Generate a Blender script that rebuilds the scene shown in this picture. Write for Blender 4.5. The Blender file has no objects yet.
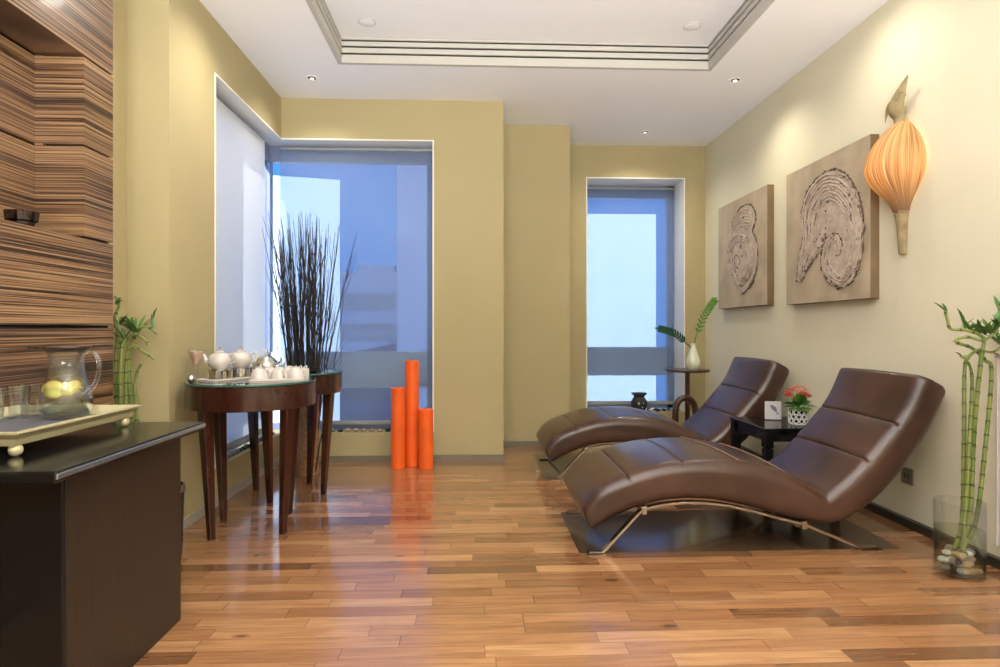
import bpy, bmesh, math, random
from mathutils import Vector, Matrix
sc = bpy.context.scene
COL = sc.collection
R = math.radians
PI = math.pi

# ------------------------------------------------------------------ camera, world, lights, exposure
YAW = math.atan(25 / 600.0)
CAM = Vector((0, 0, 1.05))
cd = bpy.data.cameras.new('camera'); cam = bpy.data.objects.new('camera', cd); COL.objects.link(cam)
cam.location = CAM; cam.rotation_euler = (R(90), 0, -YAW)
cd.sensor_width = 36; cd.lens = 21.6; cd.shift_y = -0.0035; cd.clip_start = 0.05; cd.clip_end = 300
sc.camera = cam
sc.view_settings.view_transform = 'Standard'; sc.view_settings.look = 'None'
sc.view_settings.gamma = 1; sc.view_settings.use_curve_mapping = False
sc.view_settings.exposure = 0.43

w = bpy.data.worlds.new('sky'); sc.world = w; w.use_nodes = True
nt = w.node_tree; nt.nodes.clear()
wo = nt.nodes.new('ShaderNodeOutputWorld'); bg = nt.nodes.new('ShaderNodeBackground')
tc = nt.nodes.new('ShaderNodeTexCoord'); sx = nt.nodes.new('ShaderNodeSeparateXYZ'); rp = nt.nodes.new('ShaderNodeValToRGB')
nt.links.new(tc.outputs['Generated'], sx.inputs[0]); nt.links.new(sx.outputs['Z'], rp.inputs[0])
rp.color_ramp.elements[0].position = 0.0; rp.color_ramp.elements[0].color = (0.09, 0.34, 0.88, 1)
rp.color_ramp.elements[1].position = 0.6; rp.color_ramp.elements[1].color = (0.07, 0.25, 0.74, 1)
nt.links.new(rp.outputs[0], bg.inputs[0]); bg.inputs[1].default_value = 1.15
nt.links.new(bg.outputs[0], wo.inputs[0])

def light(name, kind, loc, energy, color=(1, 1, 1), rot=(0, 0, 0), **k):
    d = bpy.data.lights.new(name, kind); d.energy = energy; d.color = color
    for a, v in k.items(): setattr(d, a, v)
    o = bpy.data.objects.new(name, d); o.location = loc; o.rotation_euler = rot; COL.objects.link(o); return o

light('sun', 'SUN', (0, 0, 30), 8.5, (1, 0.96, 0.9), (R(52), 0, R(-25)), angle=R(0.5))
# added fill lights under the ceiling over and behind the camera, without fixtures
light('tray_fill', 'AREA', (0.35, 1.2, 3.03), 26, (1, 0.95, 0.88), (0, 0, 0), shape='RECTANGLE', size=2.0, size_y=2.0)
light('rear_ceiling_fill', 'AREA', (0.35, -1.2, 2.86), 12, (1, 0.95, 0.88), (0, 0, 0), shape='RECTANGLE', size=1.6, size_y=1.0)

# added fill aimed up and forward to brighten the ceiling; no window there
light('rear_up_fill', 'AREA', (0.4, -1.5, 0.75), 260, (0.95, 0.97, 1), (R(154), 0, 0), shape='RECTANGLE', size=3.0, size_y=1.2, spread=R(125))

# ------------------------------------------------------------------ helpers
def at(x, y, Y):
    """point at depth Y seen in the photograph at pixel x, y"""
    r = Vector((math.cos(YAW), -math.sin(YAW), 0)); f = Vector((math.sin(YAW), math.cos(YAW), 0))
    d = f + r * ((x - 500) / 600) + Vector((0, 0, 1)) * (-(y - 330) / 600)
    return CAM + d * (Y / d.y)

class MB:
    def __init__(s): s.v = []; s.f = []; s.mi = []; s.m = 0
    def _add(s, vs, fs):
        b = len(s.v); s.v += [Vector(p) for p in vs]
        for f in fs: s.f.append([b + i for i in f]); s.mi.append(s.m)
        return s
    def box(s, x0, x1, y0, y1, z0, z1):
        vs = [(x, y, z) for z in (z0, z1) for y in (y0, y1) for x in (x0, x1)]
        return s._add(vs, [(0, 2, 3, 1), (4, 5, 7, 6), (0, 1, 5, 4), (2, 6, 7, 3), (0, 4, 6, 2), (1, 3, 7, 5)])
    def frustum(s, c0, w0, c1, w1, rot=0.0):
        """square bar from centre c0 (half width w0) to c1 (half width w1)"""
        vs = []
        for c, h in ((c0, w0), (c1, w1)):
            h2 = h if isinstance(h, tuple) else (h, h)
            for sx_, sy_ in ((-1, -1), (1, -1), (1, 1), (-1, 1)):
                x, y = sx_ * h2[0], sy_ * h2[1]
                vs.append((c[0] + x * math.cos(rot) - y * math.sin(rot), c[1] + x * math.sin(rot) + y * math.cos(rot), c[2]))
        return s._add(vs, [(3, 2, 1, 0), (4, 5, 6, 7)] + [(i, (i + 1) % 4, (i + 1) % 4 + 4, i + 4) for i in range(4)])
    def lathe(s, prof, c=(0, 0, 0), n=32, cap=True, sxy=(1, 1), a0=0, a1=2 * PI):
        full = abs(a1 - a0 - 2 * PI) < 1e-6
        m = n if full else n + 1
        vs = []
        for r_, z in prof:
            for i in range(m):
                a = a0 + (a1 - a0) * i / n
                vs.append((c[0] + r_ * sxy[0] * math.cos(a), c[1] + r_ * sxy[1] * math.sin(a), c[2] + z))
        fs = []
        for j in range(len(prof) - 1):
            for i in range(n):
                k = (i + 1) % m
                fs.append((j * m + i, j * m + k, (j + 1) * m + k, (j + 1) * m + i))
        if cap:
            if prof[0][0] > 1e-6: fs.append(tuple(range(m))[::-1])
            if prof[-1][0] > 1e-6: fs.append(tuple((len(prof) - 1) * m + i for i in range(m)))
        return s._add(vs, fs)
    def tube(s, pts, rad, n=8, cap=True, flat=1.0):
        pts = [Vector(p) for p in pts]; N = len(pts)
        if not isinstance(rad, (list, tuple)): rad = [rad] * N
        vs = []; prev = None
        for i, p in enumerate(pts):
            t = (pts[min(i + 1, N - 1)] - pts[max(i - 1, 0)])
            t = t.normalized() if t.length > 1e-9 else Vector((0, 0, 1))
            if prev is None:
                u = t.cross(Vector((0, 0, 1)) if abs(t.z) < 0.9 else Vector((1, 0, 0))).normalized()
            else:
                u = (prev - t * prev.dot(t)); u = u.normalized() if u.length > 1e-6 else t.orthogonal().normalized()
            prev = u; vv = t.cross(u)
            for k in range(n):
                a = 2 * PI * k / n
                vs.append(p + u * (rad[i] * math.cos(a)) + vv * (rad[i] * flat * math.sin(a)))
        fs = [(i * n + k, i * n + (k + 1) % n, (i + 1) * n + (k + 1) % n, (i + 1) * n + k) for i in range(N - 1) for k in range(n)]
        if cap: fs += [tuple(range(n))[::-1], tuple((N - 1) * n + k for k in range(n))]
        return s._add(vs, fs)
    def ball(s, c, r, n=12, m=8, sc3=(1, 1, 1), noise=0, rng=None, rotz=0):
        prof = []
        vs = []; ca, sa = math.cos(rotz), math.sin(rotz)
        vs.append(Vector((0, 0, -1)))
        for j in range(1, m):
            t = -PI / 2 + PI * j / m
            for i in range(n):
                a = 2 * PI * i / n
                k = 1 + (rng.uniform(-noise, noise) if rng else 0)
                vs.append(Vector((math.cos(t) * math.cos(a) * k, math.cos(t) * math.sin(a) * k, math.sin(t) * k)))
        vs.append(Vector((0, 0, 1)))
        out = []
        for p in vs:
            x, y, z = p.x * r * sc3[0], p.y * r * sc3[1], p.z * r * sc3[2]
            out.append((c[0] + x * ca - y * sa, c[1] + x * sa + y * ca, c[2] + z))
        fs = [(0, 1 + (i + 1) % n, 1 + i) for i in range(n)]
        for j in range(m - 2):
            for i in range(n):
                a, b = 1 + j * n + i, 1 + j * n + (i + 1) % n
                fs.append((a, b, b + n, a + n))
        L = 1 + (m - 1) * n; q = 1 + (m - 2) * n
        fs += [(q + i, q + (i + 1) % n, L) for i in range(n)]
        return s._add(out, fs)
    def prism(s, poly, axis_fn, h0, h1):
        """poly of 2-D points; axis_fn(u, v, h) -> 3-D"""
        n = len(poly)
        vs = [axis_fn(u, v, h0) for u, v in poly] + [axis_fn(u, v, h1) for u, v in poly]
        return s._add(vs, [tuple(range(n))[::-1], tuple(range(n, 2 * n))] + [(i, (i + 1) % n, (i + 1) % n + n, i + n) for i in range(n)])
    def leaf(s, p, d, L, W, up=Vector((0, 0, 1)), bend=0.3, n=5):
        d = Vector(d).normalized(); side = d.cross(up)
        side = side.normalized() if side.length > 1e-4 else d.orthogonal().normalized()
        nor = side.cross(d).normalized(); p = Vector(p)
        vs = []
        for i in range(n + 1):
            t = i / n; wd = W * (math.sin(PI * min(1, t * 0.93 + 0.07)) ** 0.8) * 0.5
            c = p + d * (L * t) - nor * (bend * L * t * t)
            vs += [c - side * wd + nor * wd * 0.3, c, c + side * wd + nor * wd * 0.3, c - nor * 0.0012]
        fs = []
        for i in range(n):
            a = i * 4; b = a + 4
            fs += [(a, a + 1, b + 1, b), (a + 1, a + 2, b + 2, b + 1), (a, b, b + 3, a + 3), (a + 2, a + 3, b + 3, b + 2)]
        return s._add(vs, fs)
    def build(s, name, mats, parent=None, smooth=35, bevel=0, loc=None, seg=2):
        me = bpy.data.meshes.new(name); me.from_pydata([tuple(v) for v in s.v], [], s.f); me.update()
        bm = bmesh.new(); bm.from_mesh(me); bmesh.ops.recalc_face_normals(bm, faces=bm.faces); bm.to_mesh(me); bm.free()
        if not isinstance(mats, (list, tuple)): mats = [mats]
        for m in mats: me.materials.append(m)
        for p, i in zip(me.polygons, s.mi): p.material_index = i
        if smooth:
            me.polygons.foreach_set('use_smooth', [True] * len(me.polygons))
            me.set_sharp_from_angle(angle=R(smooth))
        o = bpy.data.objects.new(name, me); COL.objects.link(o)
        if parent is not None: o.parent = parent
        if loc is not None: o.location = loc
        if bevel:
            b = o.modifiers.new('bevel', 'BEVEL'); b.width = bevel; b.segments = seg; b.limit_method = 'ANGLE'; b.angle_limit = R(40)
        return o

def tag(o, label, cat, group=None, kind=None):
    o['label'] = label; o['category'] = cat
    if group: o['group'] = group
    if kind: o['kind'] = kind
    return o
def empty(name, loc, label, cat, group=None, rz=0):
    o = bpy.data.objects.new(name, None); o.empty_display_size = 0.05; COL.objects.link(o)
    o.location = loc; o.rotation_euler = (0, 0, rz); return tag(o, label, cat, group)
def struct(o): o['kind'] = 'structure'; return o
def copy_tree(root, loc, label=None, rz=None, group=None):
    def rec(o, par):
        c = o.copy(); COL.objects.link(c)
        if par is not None: c.parent = par
        for ch in list(o.children): rec(ch, c)
        return c
    r = rec(root, None); r.location = loc
    if rz is not None: r.rotation_euler = (0, 0, rz)
    if label: r['label'] = label
    if group: r['group'] = group
    return r
def catmull(pts, per=10):
    pts = [Vector(p) for p in pts]; P = [pts[0] * 2 - pts[1]] + pts + [pts[-1] * 2 - pts[-2]]; out = []
    for i in range(1, len(P) - 2):
        p0, p1, p2, p3 = P[i - 1:i + 3]
        for k in range(per):
            t = k / per
            out.append(0.5 * ((2 * p1) + (p2 - p0) * t + (2 * p0 - 5 * p1 + 4 * p2 - p3) * t * t + (3 * p1 - p0 - 3 * p2 + p3) * t ** 3))
    out.append(pts[-1]); return out

# ------------------------------------------------------------------ materials
def new_mat(name):
    m = bpy.data.materials.new(name); m.use_nodes = True
    return m, m.node_tree, m.node_tree.nodes['Principled BSDF']
def mat(name, col, rough=0.5, metal=0.0, var=0.0, scale=8, stretch=(1, 1, 1), bump=0.0, bscale=40, coat=0, col2=None, trans=0, ior=1.45, spec=None, sss=0):
    m, t, b = new_mat(name)
    b.inputs['Base Color'].default_value = (*col, 1); b.inputs['Roughness'].default_value = rough; b.inputs['Metallic'].default_value = metal
    b.inputs['Coat Weight'].default_value = coat; b.inputs['Transmission Weight'].default_value = trans; b.inputs['IOR'].default_value = ior
    if coat: b.inputs['Coat Roughness'].default_value = 0.08
    if spec is not None: b.inputs['Specular IOR Level'].default_value = spec
    if sss: b.inputs['Subsurface Weight'].default_value = sss; b.inputs['Subsurface Radius'].default_value = (0.03, 0.01, 0.005)
    n = t.nodes; l = t.links
    tcn = n.new('ShaderNodeTexCoord'); mp = n.new('ShaderNodeMapping'); mp.inputs['Scale'].default_value = stretch
    l.new(tcn.outputs['Object'], mp.inputs[0])
    if var or col2:
        nz = n.new('ShaderNodeTexNoise'); nz.inputs['Scale'].default_value = scale; nz.inputs['Detail'].default_value = 5
        l.new(mp.outputs[0], nz.inputs['Vector'])
        cr = n.new('ShaderNodeValToRGB'); cr.color_ramp.elements[0].position = 0.3; cr.color_ramp.elements[1].position = 0.7
        c2 = col2 or tuple(min(1, c * (1 + var)) for c in col); c1 = col if col2 else tuple(c * (1 - var) for c in col)
        cr.color_ramp.elements[0].color = (*c1, 1); cr.color_ramp.elements[1].color = (*c2, 1)
        l.new(nz.outputs['Fac'], cr.inputs[0]); l.new(cr.outputs[0], b.inputs['Base Color'])
    if bump:
        bz = n.new('ShaderNodeTexNoise'); bz.inputs['Scale'].default_value = bscale; bz.inputs['Detail'].default_value = 3
        l.new(mp.outputs[0], bz.inputs['Vector'])
        bp = n.new('ShaderNodeBump'); bp.inputs['Strength'].default_value = bump; bp.inputs['Distance'].default_value = 0.01
        l.new(bz.outputs['Fac'], bp.inputs['Height']); l.new(bp.outputs[0], b.inputs['Normal'])
    return m

def floor_mat():
    m, t, b = new_mat('oak_planks'); n = t.nodes; l = t.links
    tcn = n.new('ShaderNodeTexCoord'); mp = n.new('ShaderNodeMapping'); l.new(tcn.outputs['Object'], mp.inputs[0])
    def mth(op, a_, b_=None, c_=None):
        k = n.new('ShaderNodeMath'); k.operation = op
        for i, v in enumerate((a_, b_, c_)):
            if v is None: continue
            if isinstance(v, (int, float)): k.inputs[i].default_value = v
            else: l.new(v, k.inputs[i])
        return k.outputs[0]
    sp = n.new('ShaderNodeSeparateXYZ'); l.new(mp.outputs[0], sp.inputs[0])
    ry = mth('DIVIDE', sp.outputs['Y'], 0.074); row = mth('FLOOR', ry); fy = mth('FRACT', ry)
    wn = n.new('ShaderNodeTexWhiteNoise'); wn.noise_dimensions = '1D'; l.new(row, wn.inputs['W'])
    wn2 = n.new('ShaderNodeTexWhiteNoise'); wn2.noise_dimensions = '1D'; l.new(mth('ADD', row, 57.3), wn2.inputs['W'])
    ln = mth('MULTIPLY_ADD', wn2.outputs['Value'], 0.42, 0.34)
    xx = mth('ADD', mth('DIVIDE', sp.outputs['X'], ln), mth('MULTIPLY', wn.outputs['Value'], 13.7)); col_ = mth('FLOOR', xx); fx = mth('FRACT', xx)
    cv = n.new('ShaderNodeCombineXYZ'); l.new(row, cv.inputs[0]); l.new(col_, cv.inputs[1])
    bid = n.new('ShaderNodeTexWhiteNoise'); bid.noise_dimensions = '2D'; l.new(cv.outputs[0], bid.inputs['Vector'])
    gy = mth('LESS_THAN', mth('MINIMUM', fy, mth('SUBTRACT', 1, fy)), 0.012)
    gx = mth('LESS_THAN', mth('MULTIPLY', mth('MINIMUM', fx, mth('SUBTRACT', 1, fx)), ln), 0.0010)
    gap = mth('SUBTRACT', 1, mth('MAXIMUM', gy, gx))
    cr = n.new('ShaderNodeValToRGB'); e = cr.color_ramp.elements
    e[0].position = 0.0; e[0].color = (0.15, 0.066, 0.026, 1)
    e[1].position = 1.0; e[1].color = (0.44, 0.235, 0.110, 1)
    for p, c in ((0.12, (0.235, 0.106, 0.043, 1)), (0.35, (0.305, 0.143, 0.060, 1)), (0.75, (0.35, 0.172, 0.076, 1))):
        q = e.new(p); q.color = c
    l.new(bid.outputs['Value'], cr.inputs[0])
    # grain, shifted per plank
    sep = n.new('ShaderNodeVectorMath'); sep.operation = 'MULTIPLY_ADD'; sep.inputs[1].default_value = (1.6, 22, 1)
    ofs = n.new('ShaderNodeVectorMath'); ofs.operation = 'SCALE'; ofs.inputs['Scale'].default_value = 37
    l.new(bid.outputs['Color'], ofs.inputs[0]); l.new(tcn.outputs['Object'], sep.inputs[0]); l.new(ofs.outputs[0], sep.inputs[2])
    nz = n.new('ShaderNodeTexNoise'); nz.inputs['Scale'].default_value = 2.2; nz.inputs['Detail'].default_value = 7; nz.inputs['Distortion'].default_value = 0.8
    l.new(sep.outputs[0], nz.inputs['Vector'])
    gr = n.new('ShaderNodeValToRGB'); gr.color_ramp.elements[0].position = 0.28; gr.color_ramp.elements[0].color = (0.66, 0.59, 0.53, 1)
    gr.color_ramp.elements[1].position = 0.62; gr.color_ramp.elements[1].color = (1.08, 1.06, 1.0, 1); l.new(nz.outputs['Fac'], gr.inputs[0])
    mx = n.new('ShaderNodeMix'); mx.data_type = 'RGBA'; mx.blend_type = 'MULTIPLY'; mx.inputs['Factor'].default_value = 0.85
    l.new(cr.outputs[0], mx.inputs[6]); l.new(gr.outputs[0], mx.inputs[7])
    # knots
    kn = n.new('ShaderNodeTexVoronoi'); kn.inputs['Scale'].default_value = 2.6
    ks = n.new('ShaderNodeVectorMath'); ks.operation = 'MULTIPLY'; ks.inputs[1].default_value = (0.75, 1.7, 1); l.new(tcn.outputs['Object'], ks.inputs[0]); l.new(ks.outputs[0], kn.inputs['Vector'])
    kr = n.new('ShaderNodeValToRGB'); kr.color_ramp.elements[0].position = 0.02; kr.color_ramp.elements[0].color = (0.25, 0.2, 0.16, 1)
    kr.color_ramp.elements[1].position = 0.075; kr.color_ramp.elements[1].color = (1, 1, 1, 1); l.new(kn.outputs['Distance'], kr.inputs[0])
    m2 = n.new('ShaderNodeMix'); m2.data_type = 'RGBA'; m2.blend_type = 'MULTIPLY'; m2.inputs['Factor'].default_value = 0.8
    l.new(mx.outputs[2], m2.inputs[6]); l.new(kr.outputs[0], m2.inputs[7])
    m3 = n.new('ShaderNodeMix'); m3.data_type = 'RGBA'; m3.blend_type = 'MULTIPLY'; m3.inputs['Factor'].default_value = 0.6
    l.new(m2.outputs[2], m3.inputs[6]); l.new(gap, m3.inputs[7])
    l.new(m3.outputs[2], b.inputs['Base Color'])
    b.inputs['Roughness'].default_value = 0.27; b.inputs['Coat Weight'].default_value = 0.75; b.inputs['Coat Roughness'].default_value = 0.10
    bp = n.new('ShaderNodeBump'); bp.inputs['Strength'].default_value = 0.10; bp.inputs['Distance'].default_value = 0.004
    l.new(nz.outputs['Fac'], bp.inputs['Height']); l.new(bp.outputs[0], b.inputs['Normal'])
    return m

def zebra_mat():
    m, t, b = new_mat('striped_veneer'); n = t.nodes; l = t.links
    tcn = n.new('ShaderNodeTexCoord')
    def noise(st, scale, det, dist):
        v = n.new('ShaderNodeMapping'); v.inputs['Scale'].default_value = st; l.new(tcn.outputs['Object'], v.inputs[0])
        z = n.new('ShaderNodeTexNoise'); z.inputs['Scale'].default_value = scale; z.inputs['Detail'].default_value = det; z.inputs['Distortion'].default_value = dist
        l.new(v.outputs[0], z.inputs['Vector']); return z
    a = noise((0.40, 0.40, 96), 2.4, 4, 0.15); c = noise((0.35, 0.35, 9), 1.6, 2, 0.0)
    ad = n.new('ShaderNodeMath'); ad.operation = 'MULTIPLY_ADD'; ad.inputs[1].default_value = 0.35; l.new(c.outputs['Fac'], ad.inputs[0]); l.new(a.outputs['Fac'], ad.inputs[2])
    cr = n.new('ShaderNodeValToRGB'); e = cr.color_ramp.elements
    e[0].position = 0.53; e[0].color = (0.014, 0.006, 0.003, 1); e[1].position = 0.84; e[1].color = (0.36, 0.22, 0.11, 1)
    for p, col in ((0.60, (0.045, 0.021, 0.010, 1)), (0.665, (0.155, 0.078, 0.036, 1)), (0.73, (0.235, 0.130, 0.062, 1))):
        q = e.new(p); q.color = col
    l.new(ad.outputs[0], cr.inputs[0]); l.new(cr.outputs[0], b.inputs['Base Color'])
    b.inputs['Roughness'].default_value = 0.3; b.inputs['Coat Weight'].default_value = 0.3; b.inputs['Coat Roughness'].default_value = 0.1
    return m

def blind_mat(fac=0.62, dc=(0.40, 0.42, 0.48), tlc=(0.36, 0.41, 0.50)):
    m = bpy.data.materials.new('blind_mesh_fabric'); m.use_nodes = True; t = m.node_tree; n = t.nodes; l = t.links; n.clear()
    o = n.new('ShaderNodeOutputMaterial'); tr = n.new('ShaderNodeBsdfTransparent'); tr.inputs[0].default_value = (0.84, 0.93, 1.0, 1)
    df = n.new('ShaderNodeBsdfDiffuse'); df.inputs[0].default_value = (*dc, 1)
    tl = n.new('ShaderNodeBsdfTranslucent'); tl.inputs[0].default_value = (*tlc, 1)
    m1 = n.new('ShaderNodeMixShader'); m1.inputs[0].default_value = 0.5; l.new(df.outputs[0], m1.inputs[1]); l.new(tl.outputs[0], m1.inputs[2])
    m2 = n.new('ShaderNodeMixShader'); m2.inputs[0].default_value = fac
    l.new(m1.outputs[0], m2.inputs[1]); l.new(tr.outputs[0], m2.inputs[2]); l.new(m2.outputs[0], o.inputs[0]); return m
def pane_mat():
    m = bpy.data.materials.new('window_glass'); m.use_nodes = True; t = m.node_tree; n = t.nodes; l = t.links; n.clear()
    o = n.new('ShaderNodeOutputMaterial'); tr = n.new('ShaderNodeBsdfTransparent'); tr.inputs[0].default_value = (0.93, 0.97, 1, 1)
    g = n.new('ShaderNodeBsdfGlossy'); g.inputs['Roughness'].default_value = 0.02
    mx = n.new('ShaderNodeMixShader'); mx.inputs[0].default_value = 0.06; l.new(tr.outputs[0], mx.inputs[1]); l.new(g.outputs[0], mx.inputs[2]); l.new(mx.outputs[0], o.inputs[0]); return m
def clear_mat(name, tint=(0.96, 0.98, 0.98), refl=0.12, edge=0.42):
    """thin clear glass: see-through with a Fresnel sheen"""
    m = bpy.data.materials.new(name); m.use_nodes = True; t = m.node_tree; n = t.nodes; l = t.links; n.clear()
    o = n.new('ShaderNodeOutputMaterial'); tr = n.new('ShaderNodeBsdfTransparent'); tr.inputs[0].default_value = (*tint, 1)
    g = n.new('ShaderNodeBsdfGlossy'); g.inputs['Roughness'].default_value = 0.03
    lw = n.new('ShaderNodeLayerWeight'); lw.inputs[0].default_value = 0.35
    mr = n.new('ShaderNodeMath'); mr.operation = 'MULTIPLY_ADD'; mr.inputs[1].default_value = edge; mr.inputs[2].default_value = refl * 0.5
    l.new(lw.outputs['Facing'], mr.inputs[0]); mx = n.new('ShaderNodeMixShader'); l.new(mr.outputs[0], mx.inputs[0])
    l.new(tr.outputs[0], mx.inputs[1]); l.new(g.outputs[0], mx.inputs[2]); l.new(mx.outputs[0], o.inputs[0]); return m
def emit_stripes():
    m = bpy.data.materials.new('glowing_fibre'); m.use_nodes = True; t = m.node_tree; n = t.nodes; l = t.links
    b = n['Principled BSDF']; tcn = n.new('ShaderNodeTexCoord')
    sp = n.new('ShaderNodeSeparateXYZ'); l.new(tcn.outputs['Object'], sp.inputs[0])
    an = n.new('ShaderNodeMath'); an.operation = 'ARCTAN2'; l.new(sp.outputs['Y'], an.inputs[0])
    xo = n.new('ShaderNodeMath'); xo.operation = 'ADD'; xo.inputs[1].default_value = -0.02; l.new(sp.outputs['X'], xo.inputs[0]); l.new(xo.outputs[0], an.inputs[1])
    cb = n.new('ShaderNodeCombineXYZ'); l.new(an.outputs[0], cb.inputs[0]); l.new(sp.outputs['Z'], cb.inputs[1])
    mp = n.new('ShaderNodeMapping'); mp.inputs['Scale'].default_value = (14, 1.6, 1); l.new(cb.outputs[0], mp.inputs[0])
    nz = n.new('ShaderNodeTexNoise'); nz.inputs['Scale'].default_value = 1.6; nz.inputs['Detail'].default_value = 4; nz.inputs['Distortion'].default_value = 0.4; l.new(mp.outputs[0], nz.inputs['Vector'])
    cr = n.new('ShaderNodeValToRGB'); e = cr.color_ramp.elements
    e[0].position = 0.36; e[0].color = (0.24, 0.06, 0.010, 1); e[1].position = 0.70; e[1].color = (1.0, 0.52, 0.16, 1)
    q = e.new(0.5); q.color = (0.70, 0.25, 0.05, 1)
    l.new(nz.outputs['Fac'], cr.inputs[0])
    b.inputs['Base Color'].default_value = (0.15, 0.09, 0.045, 1); b.inputs['Roughness'].default_value = 0.7
    l.new(cr.outputs[0], b.inputs['Emission Color'])
    zr = n.new('ShaderNodeMapRange'); zr.interpolation_type = 'SMOOTHSTEP'; zr.inputs['From Min'].default_value = -0.30; zr.inputs['From Max'].default_value = -0.02
    zr.inputs['To Min'].default_value = 0.0; zr.inputs['To Max'].default_value = 0.92
    l.new(sp.outputs['Z'], zr.inputs['Value']); l.new(zr.outputs[0], b.inputs['Emission Strength'])
    return m

M = {}
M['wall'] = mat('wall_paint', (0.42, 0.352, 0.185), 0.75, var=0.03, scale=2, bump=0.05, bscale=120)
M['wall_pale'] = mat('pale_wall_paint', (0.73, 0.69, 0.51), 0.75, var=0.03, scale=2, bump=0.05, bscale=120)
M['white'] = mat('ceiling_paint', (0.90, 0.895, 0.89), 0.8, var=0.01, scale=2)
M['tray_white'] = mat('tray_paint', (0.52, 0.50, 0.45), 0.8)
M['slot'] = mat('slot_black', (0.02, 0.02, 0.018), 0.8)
M['reveal'] = mat('reveal_paint', (0.82, 0.80, 0.72), 0.6)
M['base'] = mat('skirting_paint', (0.19, 0.165, 0.12), 0.45)
M['base_light'] = mat('pale_skirting', (0.36, 0.33, 0.27), 0.4)
M['base_dark'] = mat('dark_skirting', (0.03, 0.028, 0.022), 0.35)
M['floor'] = floor_mat(); M['zebra'] = zebra_mat(); M['blind'] = blind_mat(); M['blind_dense'] = blind_mat(.06, (0.80, 0.80, 0.80), (0.92, 0.90, 0.86)); M['pane'] = pane_mat()
M['alu'] = mat('window_frame_metal', (0.24, 0.28, 0.40), 0.4, metal=0.3)
M['spandrel'] = mat('spandrel_glass', (0.78, 0.80, 0.88), 0.5)
M['rail'] = mat('blind_rail', (0.30, 0.30, 0.29), 0.4)
M['black'] = mat('black_lacquer', (0.006, 0.006, 0.006), 0.16, spec=.35)
M['ebony'] = mat('dark_wood_veneer', (0.013, 0.008, 0.005), 0.35, col2=(0.034, 0.022, 0.014), scale=6, stretch=(30, 30, 0.8))
M['edge'] = mat('dark_metal_edge', (0.45, 0.48, 0.55), 0.22, metal=0.9)
M['cream'] = mat('champagne_metal', (0.62, 0.55, 0.33), 0.32, metal=0.35, var=0.06, scale=6)
M['greymat'] = mat('grey_tray_mat', (0.10, 0.10, 0.12), 0.55, bump=0.1, bscale=300)
M['glass'] = clear_mat('clear_glass', (0.985, 0.99, 0.99), .06, .30); M['tumbler'] = clear_mat('tumbler_glass', (0.95, 0.97, 0.98), .07, .7); M['green_glass'] = clear_mat('green_glass', (0.72, 0.88, 0.82), 0.25)
M['dark_glass'] = mat('table_glass', (0.012, 0.018, 0.016), 0.04, coat=0.6)
M['glass_edge'] = mat('glass_edge', (0.03, 0.13, 0.11), 0.08)
M['water'] = clear_mat('water', (0.90, 0.95, 0.85), 0.05)
M['lemon'] = mat('lemon_flesh', (0.72, 0.55, 0.03), 0.4, col2=(0.82, 0.72, 0.22), scale=40)
M['lemon_peel'] = mat('lemon_peel', (0.80, 0.56, 0.01), 0.4)
M['brownlid'] = mat('brown_lid', (0.05, 0.03, 0.02), 0.3)
M['amber'] = clear_mat('amber_glass', (0.30, 0.12, 0.10), 0.08, .2)
M['cherry'] = mat('cherry_wood', (0.030, 0.008, 0.005), 0.25, col2=(0.046, 0.013, 0.007), scale=3, stretch=(3, 3, 1.2), coat=0.4)
M['porcelain'] = mat('white_porcelain', (0.56, 0.51, 0.47), 0.15, coat=0.5)
M['silver'] = mat('polished_silver', (0.72, 0.72, 0.70), 0.12, metal=1, var=0.05)
M['warmer'] = mat('perforated_warmer', (0.42, 0.37, 0.28), 0.25, metal=0.8, var=0.25, scale=30)
M['paper'] = mat('white_paper', (0.75, 0.74, 0.72), 0.7)
M['twig'] = mat('dark_twig', (0.018, 0.013, 0.010), 0.6, var=0.3, scale=20)
M['mosaic'] = mat('speckled_ceramic', (0.24, 0.12, 0.065), 0.5, col2=(0.48, 0.30, 0.18), scale=55, bump=0.3, bscale=60)
M['orange'] = mat('orange_wax', (0.85, 0.13, 0.015), 0.45, var=0.08, scale=5, sss=0.25)
M['wick'] = mat('wick', (0.05, 0.04, 0.03), 0.9)
M['leather'] = mat('brown_leather', (0.032, 0.0145, 0.0095), 0.28, col2=(0.078, 0.036, 0.023), scale=3.5, bump=0.06, bscale=220, coat=0.15)
M['piping'] = mat('tan_piping', (0.30, 0.17, 0.10), 0.4)
M['steel'] = mat('brushed_steel', (0.40, 0.35, 0.30), 0.25, metal=1)
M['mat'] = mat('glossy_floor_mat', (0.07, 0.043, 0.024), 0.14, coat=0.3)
M['stone_canvas'] = mat('sand_canvas', (0.44, 0.36, 0.25), 0.85, var=0.16, scale=5, bump=0.15, bscale=90)
M['canvas_side'] = mat('canvas_edge', (0.17, 0.115, 0.06), 0.85, var=0.15, scale=8)
M['plaster'] = mat('pinkish_plaster', (0.47, 0.385, 0.31), 0.85, var=0.18, scale=16, bump=0.6, bscale=45)
M['relief_dark'] = mat('dark_plaster', (0.10, 0.072, 0.05), 0.85, var=0.3, scale=18, bump=0.5, bscale=60)
M['glow'] = emit_stripes()
M['husk'] = mat('dried_husk', (0.30, 0.235, 0.12), 0.8, var=0.3, scale=14, bump=0.4, bscale=60)
M['bamboo'] = mat('bamboo_stem', (0.085, 0.14, 0.03), 0.4, col2=(0.27, 0.30, 0.085), scale=9)
M['bnode'] = mat('bamboo_node', (0.045, 0.06, 0.015), 0.5)
M['bleaf'] = mat('bamboo_leaf', (0.045, 0.12, 0.025), 0.45, col2=(0.13, 0.24, 0.055), scale=10)
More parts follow.
